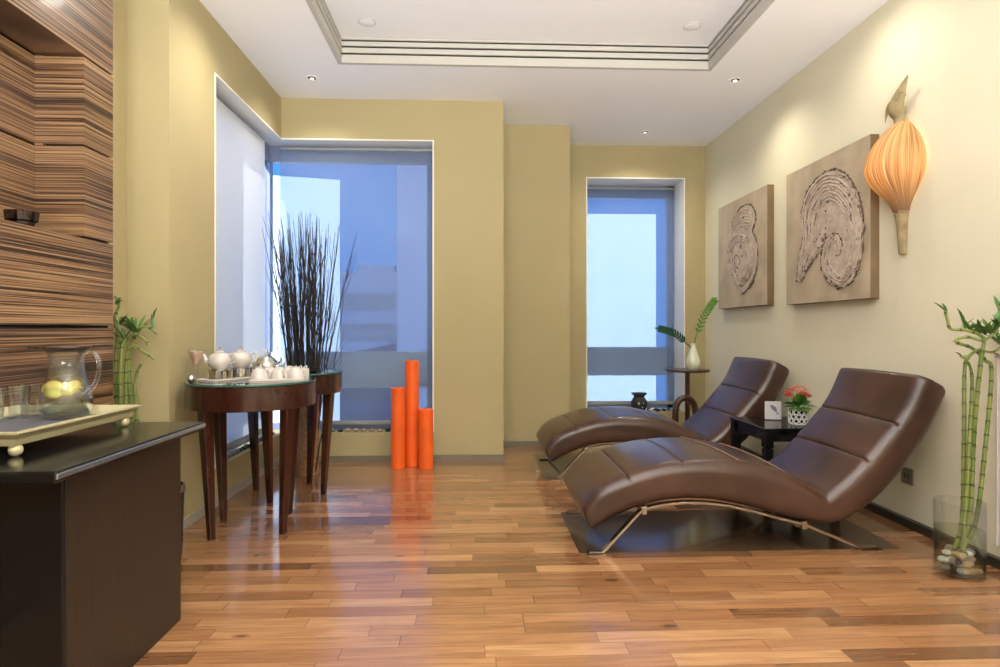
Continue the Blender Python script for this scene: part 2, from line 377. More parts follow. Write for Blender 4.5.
M['zz'] = mat('glossy_leaf', (0.05, 0.16, 0.02), 0.35, col2=(0.14, 0.30, 0.05), scale=14)
M['zz_dark'] = mat('dark_glossy_leaf', (0.015, 0.07, 0.015), 0.35, var=0.3, scale=14)
M['vase_pale'] = mat('pale_celadon', (0.66, 0.68, 0.52), 0.2, coat=0.5)
M['pot_white'] = mat('white_pot', (0.8, 0.8, 0.78), 0.4)
M['pot_dark'] = mat('dark_pot_inner', (0.03, 0.03, 0.03), 0.5)
M['kal_leaf'] = mat('succulent_leaf', (0.06, 0.20, 0.03), 0.4, col2=(0.20, 0.38, 0.06), scale=20)
M['kal_red'] = mat('red_petals', (0.70, 0.07, 0.035), 0.5, col2=(0.85, 0.16, 0.07), scale=40)
M['soil'] = mat('soil', (0.03, 0.02, 0.012), 0.9)
M['peb_w'] = mat('white_pebble', (0.62, 0.60, 0.57), 0.5, var=0.1)
M['peb_g'] = mat('grey_pebble', (0.20, 0.20, 0.22), 0.5, var=0.1)
M['peb_b'] = mat('black_pebble', (0.025, 0.025, 0.03), 0.35, var=0.1)
M['peb_t'] = mat('tan_pebble', (0.38, 0.24, 0.14), 0.5, var=0.1)
M['outlet'] = mat('outlet_plastic', (0.20, 0.17, 0.12), 0.4)
M['drape'] = mat('lilac_white_cloth', (0.62, 0.57, 0.56), 0.85)
M['walnut'] = mat('walnut', (0.055, 0.025, 0.013), 0.3, var=0.2, scale=5)
M['bin'] = mat('bin_black', (0.012, 0.012, 0.012), 0.4)
M['bulb'] = mat('bulb_glass', (0.9, 0.85, 0.75), 0.2)
_b = M['bulb'].node_tree.nodes['Principled BSDF']; _b.inputs['Emission Color'].default_value = (1, 0.9, 0.72, 1); _b.inputs['Emission Strength'].default_value = .5
M['chrome'] = mat('downlight_metal', (0.5, 0.49, 0.46), 0.3, metal=0.8)
M['speaker'] = mat('ceiling_disc', (0.62, 0.60, 0.56), 0.6)
M['bld_white'] = mat('white_facade', (0.84, 0.86, 0.86), 0.8, var=0.02, scale=0.3)
M['bld_blue'] = mat('blue_grey_facade', (0.085, 0.125, 0.25), 0.6)
M['bld_grey'] = mat('grey_facade', (0.15, 0.18, 0.30), 0.6)
M['bld_win'] = mat('facade_glazing', (0.06, 0.08, 0.14), 0.3)
M['card'] = mat('grey_card', (0.52, 0.50, 0.52), 0.6)
M['card_dark'] = mat('card_print', (0.16, 0.17, 0.19), 0.6)

# ------------------------------------------------------------------ room shell
H = 2.9
XL, XR = -1.545, 2.32          # left (window) wall, right wall
YB, YP, YF = 4.85, 5.40, 5.96  # wall with the corner window, pier, far wall
YR = -2.0
SILL, HEAD = 0.225, 2.58
WX0, WX1 = 1.109, 2.113        # far window
struct(MB().box(-1.95, 2.6, YR - .1, 6.3, -0.1, 0).build('floor', M['floor'], smooth=0))
TX0, TX1, TY0, TY1, TZ = -0.921, 1.652, -0.6, 4.19, 3.07
c = MB(); c.box(-1.95, TX0 - .03, YR - .1, 6.3, H, 3.25); c.box(TX1 + .03, 2.6, YR - .1, 6.3, H, 3.25)
c.box(TX0 - .03, TX1 + .03, TY1 + .03, 6.3, H, 3.25); c.box(TX0 - .03, TX1 + .03, YR - .1, TY0 - .03, H, 3.25)
c.box(TX0 - .03, TX1 + .03, TY0 - .03, TY1 + .03, TZ, 3.25)
struct(c.build('ceiling', M['white'], smooth=0))
# fascia and slats around the tray, dark slots between
def ring(m, d0, d1, z0, z1):
    m.box(TX0 - d1, TX1 + d1, TY1 + d0, TY1 + d1, z0, z1); m.box(TX0 - d1, TX1 + d1, TY0 - d1, TY0 - d0, z0, z1)
    m.box(TX0 - d1, TX0 - d0, TY0 - d0, TY1 + d0, z0, z1); m.box(TX1 + d0, TX1 + d1, TY0 - d0, TY1 + d0, z0, z1)
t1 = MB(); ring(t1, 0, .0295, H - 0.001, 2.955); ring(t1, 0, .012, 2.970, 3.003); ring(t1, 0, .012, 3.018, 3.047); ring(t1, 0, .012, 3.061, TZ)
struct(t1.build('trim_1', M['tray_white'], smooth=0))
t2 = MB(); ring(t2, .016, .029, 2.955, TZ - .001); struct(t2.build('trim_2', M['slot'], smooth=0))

wl = MB(); wl.box(-1.95, XL, 3.1, 3.63, 0, H); wl.box(-1.75, XL, 3.63, YB, 0, SILL); wl.box(-1.75, XL, 3.63, YB, HEAD, H)
wl.box(-1.95, -1.755, 2.826, 3.1, 0, H)
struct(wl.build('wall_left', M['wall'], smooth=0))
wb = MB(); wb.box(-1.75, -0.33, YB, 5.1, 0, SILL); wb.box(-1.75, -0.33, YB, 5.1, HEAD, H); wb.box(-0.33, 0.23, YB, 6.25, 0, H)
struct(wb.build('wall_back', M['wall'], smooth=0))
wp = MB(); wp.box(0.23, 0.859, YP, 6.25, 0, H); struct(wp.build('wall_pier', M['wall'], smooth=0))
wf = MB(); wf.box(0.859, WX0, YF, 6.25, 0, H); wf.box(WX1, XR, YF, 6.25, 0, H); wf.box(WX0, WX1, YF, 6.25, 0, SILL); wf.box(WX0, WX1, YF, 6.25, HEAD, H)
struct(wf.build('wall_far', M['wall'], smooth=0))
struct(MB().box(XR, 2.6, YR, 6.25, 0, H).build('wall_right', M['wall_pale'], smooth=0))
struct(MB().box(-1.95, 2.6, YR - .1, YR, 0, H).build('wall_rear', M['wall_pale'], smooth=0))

# striped veneer panelling with a niche, panels parted by dark joints
PX = -1.66; PY = 2.825; NY0, NY1 = 0.5, 2.62; NZ0, NZ1 = 1.445, 2.215; g = 0.005
zp = MB()
for z0, z1 in ((0, .69), (.69, 1.064), (1.064, NZ0)): zp.box(-1.83, PX, YR, PY, z0 + g, z1 - g)
zp.box(-1.83, PX, YR, PY, NZ1 + g, H)
for z0, z1 in ((NZ0, 1.835), (1.835, NZ1)):
    zp.box(-1.83, PX, NY1, PY, z0 + g, z1 - g); zp.box(-1.83, PX, YR, NY0, z0 + g, z1 - g); zp.box(-1.89, -1.862, NY0, NY1, z0 + g, z1 - g)
zp.box(-1.862, -1.83, NY0, NY1, NZ0 - .02, NZ0 - g); zp.box(-1.862, -1.83, NY0, NY1, NZ1 + g, NZ1 + .02); zp.box(-1.862, -1.83, NY1, NY1 + .02, NZ0, NZ1)
struct(zp.build('wall_left_panelling', M['zebra'], smooth=0))
bk = MB().box(-1.95, -1.895, YR, PY, 0, H); bk.box(-1.89, PX - .02, YR, NY0 - .03, 0, H).box(-1.89, PX - .02, NY1 + .03, PY - .005, 0, H)
bk.box(-1.89, PX - .02, NY0 - .03, NY1 + .03, .01, NZ0 - .03).box(-1.89, PX - .02, NY0 - .03, NY1 + .03, NZ1 + .03, H)
struct(bk.build('trim_3', M['slot'], smooth=0))

# skirting
bb = MB(); bb.box(-1.5, .232, YB - .012, YB, 0, .045); bb.box(.23, .871, YP - .012, YP, 0, .05); bb.box(.859, XR, YF - .012, YF, 0, .05)
bb.box(.23, .242, YB, YP, 0, .05); bb.box(.859, .871, YP, YF, 0, .05)
struct(bb.build('baseboard_back', M['base'], smooth=0))
struct(MB().box(XL, XL + .015, 3.1, YB, 0, .05).build('baseboard_left', M['base_light'], smooth=0))
struct(MB().box(XR - .03, XR, YR, YF, 0, .045).build('baseboard_right', M['base_dark'], smooth=0))

# windows: frames, spandrel rails, glass, pale beads round the openings
GX, GY = -1.72, 5.06
def window_left():
    f = MB(); f.box(GX - .03, GX + .03, 3.63, 3.70, SILL, HEAD); f.box(GX - .03, GX + .03, 3.70, GY - .04, HEAD - .14, HEAD); f.box(GX - .03, GX + .03, 3.70, GY - .04, SILL, SILL + .05)
    o = struct(f.build('window_1', M['alu'], smooth=0))
    MB().box(GX - .02, GX + .02, 3.70, GY - .04, .57, .87).build('spandrel', M['spandrel'], o, smooth=0)
    MB().box(GX - .004, GX + .004, 3.70, GY - .04, .87, HEAD - .14).box(GX - .004, GX + .004, 3.70, GY - .04, SILL + .05, .57).build('pane', M['pane'], o, smooth=0)
def window_back():
    f = MB(); f.box(GX - .04, GX + .03, GY - .04, GY + .04, SILL, HEAD); f.box(-.40, -.33, GY - .03, GY + .03, SILL, HEAD)
    f.box(GX + .03, -.40, GY - .03, GY + .03, HEAD - .14, HEAD); f.box(GX + .03, -.40, GY - .03, GY + .03, SILL, SILL + .05)
    o = struct(f.build('window_2', M['alu'], smooth=0))
    MB().box(GX + .03, -.40, GY - .02, GY + .02, .57, .87).build('spandrel', M['spandrel'], o, smooth=0)
    MB().box(GX + .03, -.40, GY - .004, GY + .004, .87, HEAD - .14).box(GX + .03, -.40, GY - .004, GY + .004, SILL + .05, .57).build('pane', M['pane'], o, smooth=0)
def window_far():
    y = 6.30
    f = MB(); f.box(WX0 - .02, WX0 + .04, y - .03, y + .03, SILL, HEAD); f.box(WX1 - .08, WX1 + .02, y - .03, y + .03, SILL, HEAD)
    f.box(WX0, WX1, y - .03, y + .03, HEAD - .14, HEAD); f.box(WX0, WX1, y - .03, y + .03, SILL, SILL + .05)
    o = struct(f.build('window_3', M['alu'], smooth=0))
    MB().box(WX0 + .04, WX1 - .08, y - .02, y + .02, .57, .87).build('spandrel', M['spandrel'], o, smooth=0)
    MB().box(WX0 + .04, WX1 - .08, y - .004, y + .004, .87, HEAD - .14).box(WX0 + .04, WX1 - .08, y - .004, y + .004, SILL + .05, .57).build('pane', M['pane'], o, smooth=0)
window_left(); window_back(); window_far()
tr = MB()   # lining of the recesses: soffits and jambs
tr.box(-1.70, XL + .004, 3.63, YB + .004, HEAD - .012, HEAD - .001); tr.box(-1.70, -.33, YB - .004, GY - .04, HEAD - .012, HEAD - .001)
tr.box(-.342, -.331, YB - .004, GY - .04, SILL, HEAD - .012)
tr.box(-1.70, XL + .004, 3.631, 3.642, SILL, HEAD - .012)
tr.box(WX1 - .012, WX1 - .001, YF - .004, 6.26, SILL, HEAD - .012); tr.box(WX0, WX1, YF - .004, 6.26, HEAD - .012, HEAD - .001); tr.box(WX0 + .001, WX0 + .012, YF - .004, 6.26, SILL, HEAD - .012)
struct(tr.build('trim_4', M['reveal'], smooth=0))

# roller blinds
def blind(name, label, fabric, bar, tube_pts, off, fm='blind'):
    r_ = empty(name, off, label, 'window blind', 'roller blinds')
    L = Vector(off)
    def loc(b): return (b[0] - L.x, b[1] - L.x, b[2] - L.y, b[3] - L.y, b[4] - L.z, b[5] - L.z)
    MB().box(*loc(fabric)).build('fabric', M[fm], r_, smooth=0)
    MB().box(*loc(bar)).build('bottom_bar', M['rail'], r_, smooth=0, bevel=.004)
    MB().tube([Vector(p) - L for p in tube_pts], .016, 12).build('roller', M['rail'], r_)
BX, BY = -1.635, 4.95
blind('roller_blind', 'pale grey roller blind on the left wall, seen edge-on behind the teapots', (BX, BX + .0006, 3.645, 4.74, .30, 2.52), (BX - .008, BX + .008, 3.645, 4.74, .275, .30), [(BX - .02, 3.645, 2.53), (BX - .02, 4.74, 2.53)], (BX, 4.2, 2.55), 'blind_dense')
blind('roller_blind', 'wide sheer blue roller blind behind the black twigs and orange candles', (-1.585, -.345, BY, BY + .0006, .31, 2.52), (-1.585, -.345, BY - .008, BY + .008, .275, .31), [(-1.585, BY + .02, 2.53), (-.345, BY + .02, 2.53)], (-.95, BY, 2.55))
blind('roller_blind', 'narrow sheer blue roller blind in the far window by the paintings', (WX0 + .014, WX1 - .035, 6.205, 6.2056, .31, 2.52), (WX0 + .014, WX1 - .035, 6.197, 6.213, .275, .31), [(WX0 + .014, 6.225, 2.53), (WX1 - .035, 6.225, 2.53)], (1.6, 6.205, 2.55))

# buildings outside
def building(x0, x1, y0, y1, z1, m, label, band=None, cap=None, rz=0):
    o = empty('building', ((x0 + x1) / 2, (y0 + y1) / 2, -12), label, 'building', 'buildings outside', rz)
    cx, cy = (x0 + x1) / 2, (y0 + y1) / 2
    b = MB().box(x0 - cx, x1 - cx, y0 - cy, y1 - cy, 0, z1 + 12)
    if cap: b.box(cap[0] - cx, cap[1] - cx, y0 - cy + .5, y1 - cy - .5, z1 + 12, z1 + 12 + cap[2])
    b.build('facade', m, o, smooth=0)
    if band:
        k = MB(); z = z1 + 12 - 1.1
        while z > 6: k.box(x0 - cx + .3, x1 - cx - .3, y0 - cy - .03, y0 - cy + .1, z - .9, z); z -= band
        k.build('window_band', M['bld_win'], o, smooth=0)
building(-15.13, -5.03, 18.69, 24.69, 6.0, M['bld_white'], 'white sunlit tower outside behind the black twigs', rz=R(14))
building(1.5, 6.1, 20, 30, 4.95, M['bld_white'], 'white sunlit block outside the far window')
building(-9.5, -2.0, 32, 44, 4.1, M['bld_blue'], 'low blue grey block outside right of the white tower', 1.6, (-6.3, -4.3, .45))
building(-2.19, 0.9, 17, 22, 14, M['bld_grey'], 'tall hazy grey tower outside at right of the wide window')

# ------------------------------------------------------------------ pebbles
rng = random.Random(5)
peb_protos = {}
def pebble(kind, loc, r, label, group):
    key = (kind, rng.randrange(2))
    if key not in peb_protos:
        peb_protos[key] = MB().ball((0, 0, 0), 1, 10, 7, (1, .75, .55), .05, random.Random(hash(kind) % 7 + key[1])).build('pebble', M['peb_' + kind], smooth=60)
        o = peb_protos[key]
    else:
        o = peb_protos[key].copy(); COL.objects.link(o)
    o.location = loc; o.scale = (r, r, r); o.rotation_euler = (0, 0, rng.uniform(0, 6)); tag(o, label, 'pebble', group)
cname = {'w': 'white', 'g': 'grey', 'b': 'black', 't': 'tan'}
def trough(x0, x1, y0, y1, z, place, step=.062, kinds='wgbbg', r=.026):
    nx, ny = max(1, int((x1 - x0) / step)), max(1, int((y1 - y0) / step))
    for i in range(nx):
        for j in range(ny):
            k = rng.choice(kinds); rr = r * rng.uniform(.85, 1.1)
            pebble(k, (x0 + (i + .5) * (x1 - x0) / nx + rng.uniform(-.003, .003), y0 + (j + .5) * (y1 - y0) / ny + rng.uniform(-.003, .003), z + rr * .55), rr,
                   'smooth %s pebble on the sill %s' % (cname[k], place), 'pebbles on the sill ' + place)
trough(XL - .085, XL - .005, 3.66, 4.80, SILL, 'under the left blind')
trough(-1.5, -.36, YB + .005, YB + .09, SILL, 'behind the orange candles', kinds='gbtbg')
trough(WX0 + .5, WX1 - .02, YF + .02, YF + .15, SILL, 'of the far window', kinds='gbbgw')

# ------------------------------------------------------------------ black sideboard and what stands on it
CT = 0.71
sb = empty('sideboard', (-1.31, 1.87, 0), 'black wooden sideboard with overhanging top in the left foreground', 'sideboard')
def L3(o, x0, x1, y0, y1, z0, z1): p = o.location; return (x0 - p.x, x1 - p.x, y0 - p.y, y1 - p.y, z0 - p.z, z1 - p.z)
MB().box(*L3(sb, -1.645, -1.10, 1.612, 2.205, 0, CT - .03)).build('body', M['black'], sb, smooth=0, bevel=.003)
MB().box(*L3(sb, -1.10, -1.065, 1.613, 2.222, 0, CT - .03)).build('end_panel', M['ebony'], sb, smooth=0, bevel=.003)
MB().box(*L3(sb, -1.65, -1.0035, 1.482, 2.278, CT - .03, CT)).build('top', M['black'], sb, smooth=0, bevel=.006, seg=3)
MB().box(*L3(sb, -1.0075, -1.001, 1.483, 2.277, CT - .02, CT - .006)).build('edge_strip', M['edge'], sb, smooth=0, bevel=.002)
fdoor = MB().box(*L3(sb, -1.63, -1.37, 1.597, 1.612, .06, CT - .05)).build('door', M['black'], sb, smooth=0, bevel=.003); fdoor['label'] = 'left black door'
fdoor2 = MB().box(*L3(sb, -1.36, -1.066, 1.597, 1.612, .06, CT - .05)).build('door', M['black'], sb, smooth=0, bevel=.003); fdoor2['label'] = 'right black door'

def rect_loop(m, prof, x0, x1, y0, y1):
    """sweep a profile of (outset, z) round a rectangle, mitred corners"""
    vs = []; n = len(prof)
    for cx_, cy_, sx_, sy_ in ((x0, y0, -1, -1), (x1, y0, 1, -1), (x1, y1, 1, 1), (x0, y1, -1, 1)):
        for o_, z in prof: vs.append((cx_ + sx_ * o_, cy_ + sy_ * o_, z))
    fs = [(i * n + k, ((i + 1) % 4) * n + k, ((i + 1) % 4) * n + (k + 1) % n, i * n + (k + 1) % n) for i in range(4) for k in range(n)]
    m._add(vs, fs)
ty0, ty1, tx0, tx1 = 1.65, 2.19, -1.61, -1.225
tray = empty('serving_tray', ((tx0 + tx1) / 2, (ty0 + ty1) / 2, CT), 'champagne metal serving tray on ball feet on the black sideboard', 'tray')
q = tray.location; rx0, rx1, ry0, ry1 = tx0 - q.x, tx1 - q.x, ty0 - q.y, ty1 - q.y
rm = MB(); rect_loop(rm, [(-.012, .030), (.0, .030), (.004, .036), (.006, .048), (.016, .060), (.027, .066), (.027, .071), (.012, .071), (-.002, .060), (-.012, .044)], rx0, rx1, ry0, ry1)
rm.build('rim', M['cream'], tray, smooth=25)
MB().box(rx0 + .0, rx1 - .0, ry0 + .0, ry1 - .0, .031, .0375).build('base', M['cream'], tray, smooth=0)
mt = MB().box(rx0 + .013, rx1 - .013, ry0 + .013, ry1 - .013, .0376, .041).build('mat', M['greymat'], tray, smooth=0); mt['label'] = 'grey woven mat lining the tray'
for fx in (rx0 + .03, rx1 - .012):
    for fy in (ry0 + .02, ry1 - .02): MB().ball((fx, fy, .017), .0172, 14, 10).build('foot', M['cream'], tray)
TZZ = CT + .0412

def jug():
    p = Vector((-1.392, 2.105, TZZ)); j = empty('glass_jug', p, 'clear glass water jug with brown lid and lemon slices on the tray', 'jug')
    J = 1.12; out = [(.0, 0), (.045, .0), (.060, .006), (.069, .03), (.068, .065), (.060, .095), (.050, .125), (.046, .155), (.047, .185), (.052, .205)]
    inn = [(r_ - .004, z) for r_, z in out[::-1] if z > .02] + [(.055, .012), (.0, .010)]
    MB().lathe(out + inn, n=36, cap=False).build('body', M['tumbler'], j)
    pts = catmull([(.046, .0, .175), (.075, 0, .200), (.105, 0, .190), (.115, 0, .150), (.10, 0, .105), (.066, 0, .072)], 8)
    a = R(-12); MB().tube([(x * math.cos(a), x * math.sin(a), z) for x, y, z in pts], .0065, 10).build('handle', M['tumbler'], j)
    b = MB(); b.lathe([(.0, .200), (.045, .200), (.060, .208), (.066, .214), (.064, .218), (.0, .216)], n=32)
    b.prism([(-.1, -.02), (-.055, -.036), (-.055, .036), (-.1, .0)], lambda u, v, h: (u, v, h), .2105, .2165)
    b.build('lid', M['brownlid'], j); j.scale = (J, J, J)
    wt = MB().lathe([(.0, .012), (.054, .014), (.063, .03), (.062, .065), (.055, .093), (.0, .093)], n=32).build('water', M['water']); wt.location = p; wt.scale = (J, J, J)
    tag(wt, 'clear water filling the lower half of the glass jug', 'water', kind='stuff')
    for i, (lx, ly, lz, ax, ay, rz, lab) in enumerate(((-.024, -.020, .088, 62, 20, .5, 'lemon slice floating at the left in the water jug'), (.022, -.014, .092, 40, -24, .2, 'lemon slice tilted at the right in the water jug'), (.004, .024, .096, 18, 6, 2, 'lemon slice floating at the back of the water jug'))):
        e = empty('lemon_slice', p + Vector((lx, ly, lz)) * J, lab, 'lemon slice', 'lemon slices in the jug'); e.rotation_euler = (R(ax), R(ay), rz)
        MB().lathe([(0, -.004), (.027, -.004), (.027, .004), (0, .004)], n=24).build('flesh', M['lemon'], e)
        MB().lathe([(.0272, -.0045), (.031, -.004), (.031, .004), (.0272, .0045), (.0272, -.0045)], n=24, cap=False).build('peel', M['lemon_peel'], e)
jug()
def tumbler(loc, label, first=[None]):
    if first[0] is None:
        out = [(0, 0), (.024, 0), (.0265, .003), (.027, .01), (.0325, .110), (.031, .1105), (.025, .016), (0, .013)]
        o = MB().lathe(out, n=28, cap=False).build('tumbler', M['tumbler']); first[0] = o
    else:
        o = first[0].copy(); COL.objects.link(o)
    o.location = loc; tag(o, label, 'glass', 'tumblers on the tray')
tumbler((-1.53, 2.08, TZZ), 'clear tumbler on the tray just left of the jug')
tumbler((-1.563, 2.015, TZZ), 'clear tumbler on the tray cut off by the left picture edge')
tumbler((-1.54, 2.147, TZZ), 'clear tumbler at the back of the tray, half behind the jug')

th = empty('candle_holder', (-1.755, 2.40, NZ0 - g), 'amber glass candle holder standing in the striped wood niche', 'candle holder')
MB().lathe([(0, 0), (.038, 0), (.040, .004), (.040, .028), (.052, .032), (.056, .068), (.053, .068), (.048, .034), (.034, .026), (0, .024)], n=32, cap=False).build('glass', M['amber'], th)
MB().lathe([(0, .024), (.019, .024), (.019, .04), (0, .04)], n=20).build('tealight', M['porcelain'], th)

# ------------------------------------------------------------------ lucky bamboo
def stalk(name, base, pts, r, leaves, label, group, per=10, seed=0, lsize=.07):
    rg = random.Random(seed); o = empty(name, base, label, 'bamboo', group); b = Vector(base)
    path = catmull([Vector(p) - b for p in pts], per)
    # swell at the nodes
    rad = []; d = 0
    dens = []; prev = path[0]
    fine = []
    for i in range(len(path) - 1):
        n = max(1, int((path[i + 1] - path[i]).length / .006))
        for k in range(n): fine.append(path[i].lerp(path[i + 1], k / n))
    fine.append(path[-1])
    total = sum((fine[i + 1] - fine[i]).length for i in range(len(fine) - 1)); d = 0
    for i, p in enumerate(fine):
        if i: d += (fine[i] - fine[i - 1]).length
        ph = (d % .058) / .058; sw = 1 + .28 * math.exp(-((min(ph, 1 - ph)) / .07) ** 2)
        rad.append(r * sw * (1 - .45 * (d / total) ** 3))
    tb = MB().tube(fine, rad, 8); q_ = -1; nodes = []; d = 0
    for i in range(len(fine) - 1):
        nodes.append((d % .058) < .007); d += (fine[i + 1] - fine[i]).length
    for i, nd in enumerate(nodes):
        if nd:
            for k in range(8): tb.mi[i * 8 + k] = 1
    tb.build('stem', [M['bamboo'], M['bnode']], o, smooth=60)
    if leaves:
        lf = MB()
        for (lp, ld, L, W) in leaves:
            en = Vector(lp) + Vector(ld).normalized() * L
            if 'alcove' in group and (en.x < -1.738 or en.y > 3.06): continue
            lf.leaf(Vector(lp) - b, ld, L, W, bend=rg.uniform(.05, .3))
        lf.build('foliage', M['bleaf'], o, smooth=60)
    return o
def tuft(p, n, L, rg, up=.9, spread=.8, W=.016):
    return [(p, (rg.uniform(-spread, spread), rg.uniform(-spread, spread) * .7, up * rg.uniform(.5, 1.2)), L * rg.uniform(.7, 1.2), W * rg.uniform(.8, 1.2)) for _ in range(n)]
rg = random.Random(11)
vb = Vector((2.085, 2.50, 0))
def cyl_vase(p, r_, h, label):
    v = empty('cylinder_vase', p, label, 'vase', 'bamboo vases')
    MB().lathe([(0, 0), (r_ - .003, 0), (r_, .004), (r_, h), (r_ - .004, h), (r_ - .004, .014), (0, .012)], n=40, cap=False).build('glass', M['glass'], v)
    wt = MB().lathe([(0, .0135), (r_ - .0045, .0142), (r_ - .0045, h * .62), (0, h * .62)], n=32).build('water', M['water']); wt.location = p
    return wt
wt = cyl_vase(vb, .094, .315, 'clear glass cylinder vase with pebbles on the floor at right'); tag(wt, 'water in the glass vase at the right wall', 'water', kind='stuff')
Yb = 2.50
A = lambda x, y, dy=0: at(x, y, Yb + dy)
st = [
    ([(2.05, 2.49, .10), A(962, 520), A(964, 440), A(964.5, 372), A(968, 358), A(978, 350, .02), A(992, 352, .03), A(1004, 345, .03)], 'front left bamboo stalk in the floor vase at right, bent over rightward'),
    ([(2.08, 2.52, .10), A(969, 520, .02), A(974, 430, .02), A(981, 360), A(984, 341), A(978, 334), A(965, 330), A(951, 329), A(947.5, 320), A(945, 311)], 'tallest bamboo stalk at right, its tip curling to the left'),
    ([(2.10, 2.51, .10), A(976, 520, .03), A(986, 440, .03), A(991.5, 372, .03), A(985, 360, .04), A(972, 348, .02), A(958, 343), A(957, 339), A(968, 337, -.02), A(984, 340, -.03), A(996, 330, -.03), A(1001, 318, -.02), A(998, 306)], 'right-hand bamboo stalk at right, looped at the top'),
    ([(2.075, 2.47, .10), A(965, 520, -.03), A(970, 430, -.03), A(972, 378, -.03), A(967, 361, -.04), A(961, 356, -.05)], 'short bamboo stalk in the floor vase at right'),
]
for i, (pts, lab) in enumerate(st):
    lv = []
    if i == 0: lv = tuft(A(1000, 345, .03), 8, .08, rg, W=.02) + tuft(A(985, 335), 8, .07, rg, W=.019)
    if i == 1:
        lv = [(A(945, 311), (-.5, 0, .45), .062, .016), (A(946, 314), (-.1, 0, 1), .05, .018), (A(965, 330), (-.12, 0, 1), .10, .022), (A(963, 329), (.5, -.2, .8), .06, .016), (A(975, 333), (.35, 0, 1), .06, .018)] + tuft(A(980, 334), 12, .07, rg, W=.019) + tuft(A(970, 331), 5, .06, rg, W=.018)
    if i == 2: lv = tuft(A(998, 308), 4, .06, rg) + tuft(A(990, 334, -.03), 14, .075, rg, W=.02) + tuft(A(997, 326, -.03), 8, .06, rg, W=.018) + [(A(958, 342), (-.7, 0, .2), .03, .014), (A(990, 352, .04), (1, 0, -.25), .06, .018)]
    if i == 3: lv = [(A(961, 356, -.05), (-.4, 0, .35), .03, .016), (A(963, 357, -.05), (.7, 0, .3), .035, .014)]
    stalk('bamboo_stalk', pts[0], pts, .0085 if i != 1 else .0095, lv, lab, 'bamboo stalks in the right vase', seed=i)
for i in range(46):
    a = rng.uniform(0, 2 * PI); lay = i // 16
    rr = rng.uniform(.02, .066); k = rng.choice('wtgbttg')
    pebble(k, (vb.x + rr * math.cos(a), vb.y + rr * math.sin(a), .026 + lay * .034), .021 * rng.uniform(.85, 1.15), 'smooth %s pebble in the glass vase at the right wall' % cname[k], 'pebbles in the right bamboo vase')

lb = Vector((-1.645, 2.965, 0)); Yl = 2.965
wt = cyl_vase(lb, .085, .50, 'tall glass vase holding bamboo in the alcove behind the sideboard'); tag(wt, 'water in the alcove vase behind the sideboard', 'water', kind='stuff')
B = lambda x, y, dy=0: at(x, y, Yl + dy)
rg = random.Random(4)
lst = [
    ([(-1.62, 2.965, .03), B(137, 418), B(135, 390), B(137, 372), B(141, 364)], [], 'cut-off thick bamboo stalk at the right of the alcove bunch'),
    ([(-1.64, 2.985, .03), B(127, 415, .02), B(126, 370, .02), B(128, 352), B(134, 346), B(144, 352), B(154, 359)], [(B(130, 349), (-.5, 0, .5), .05, .014)], 'alcove bamboo stalk bending down to the right'),
    ([(-1.66, 2.955, .03), B(121, 415, -.02), B(121, 360, -.02), B(125, 340), B(136, 334), B(146, 341), B(149, 346)], tuft(B(134, 333), 12, .085, rg, W=.02) + tuft(B(124, 340), 8, .08, rg, W=.018), 'alcove bamboo stalk with an arched tip'),
    ([(-1.65, 2.995, .03), B(131, 415, .03), B(129, 360, .03), B(134, 338, .02), B(142, 327), B(150, 328), B(157, 334)], [(B(153, 331), (0, 0, 1), .085, .016), (B(154, 318), (.02, 0, 1), .05, .022)] + tuft(B(138, 332), 10, .085, rg, W=.018), 'alcove bamboo stalk with a single leaf raised at its tip'),
    ([(-1.675, 2.975, .03), B(117, 415), B(116, 360), B(118, 335), B(115, 318), B(119, 305), B(115, 296)], tuft(B(116, 305), 6, .05, rg, W=.014) + tuft(B(120, 325), 10, .07, rg) + tuft(B(121, 345), 8, .06, rg), 'zigzag bamboo stalk close to the striped panelling'),
]
for i, (pts, lv, lab) in enumerate(lst):
    stalk('bamboo_stalk', pts[0], pts, .0105, lv, lab, 'bamboo stalks in the alcove', seed=20 + i)

bn = empty('waste_bin', (-1.455, 2.80, 0), 'small black waste bin on the floor behind the sideboard', 'waste bin')
MB().lathe([(0, 0), (.105, 0), (.108, .01), (.117, .31), (.112, .31), (.102, .012), (0, .012)], n=32, cap=False).build('bucket', M['bin'], bn)
MB().lathe([(.110, .308), (.119, .308), (.121, .316), (.119, .336), (.111, .338), (.110, .308)], n=32, cap=False).build('rim', M['edge'], bn)

# ------------------------------------------------------------------ two round side tables and the tea things
def round_table(c, legs, label):
    t = empty('round_table', (c[0], c[1], 0), label, 'side table', 'round wooden side tables')
    MB().lathe([(.29, .650), (.322, .650), (.325, .654), (.325, .768), (.322, .772), (0, .772), (0, .74), (.29, .74), (.29, .650)], n=64, cap=False).build('apron', M['cherry'], t)
    MB().lathe([(0, .7722), (.3255, .7722), (.3275, .775), (.3275, .781), (.3255, .7835), (0, .7835)], n=64).build('top', M['dark_glass'], t)['label'] = 'dark glass disc top'
    MB().lathe([(.3276, .7735), (.3285, .775), (.3285, .781), (.3276, .7825), (.3276, .7735)], n=64, cap=False).build('glass_edge', M['glass_edge'], t)['label'] = 'green glass edge'
    for lx, ly in legs:
        v = Vector((lx - c[0], ly - c[1], 0)); r_ = v.length; u = v / r_; a = math.atan2(u.y, u.x)
        top = u * .276; MB().frustum((v.x, v.y, 0), .015, (top.x, top.y, .70), .029, a).build('leg', M['cherry'], t, smooth=0, bevel=.004)
round_table((-1.192, 3.27), [(-1.321, 3.067), (-.992, 3.143), (-1.061, 3.47), (-1.395, 3.392)], 'round dark cherry table with glass top carrying the tea service')
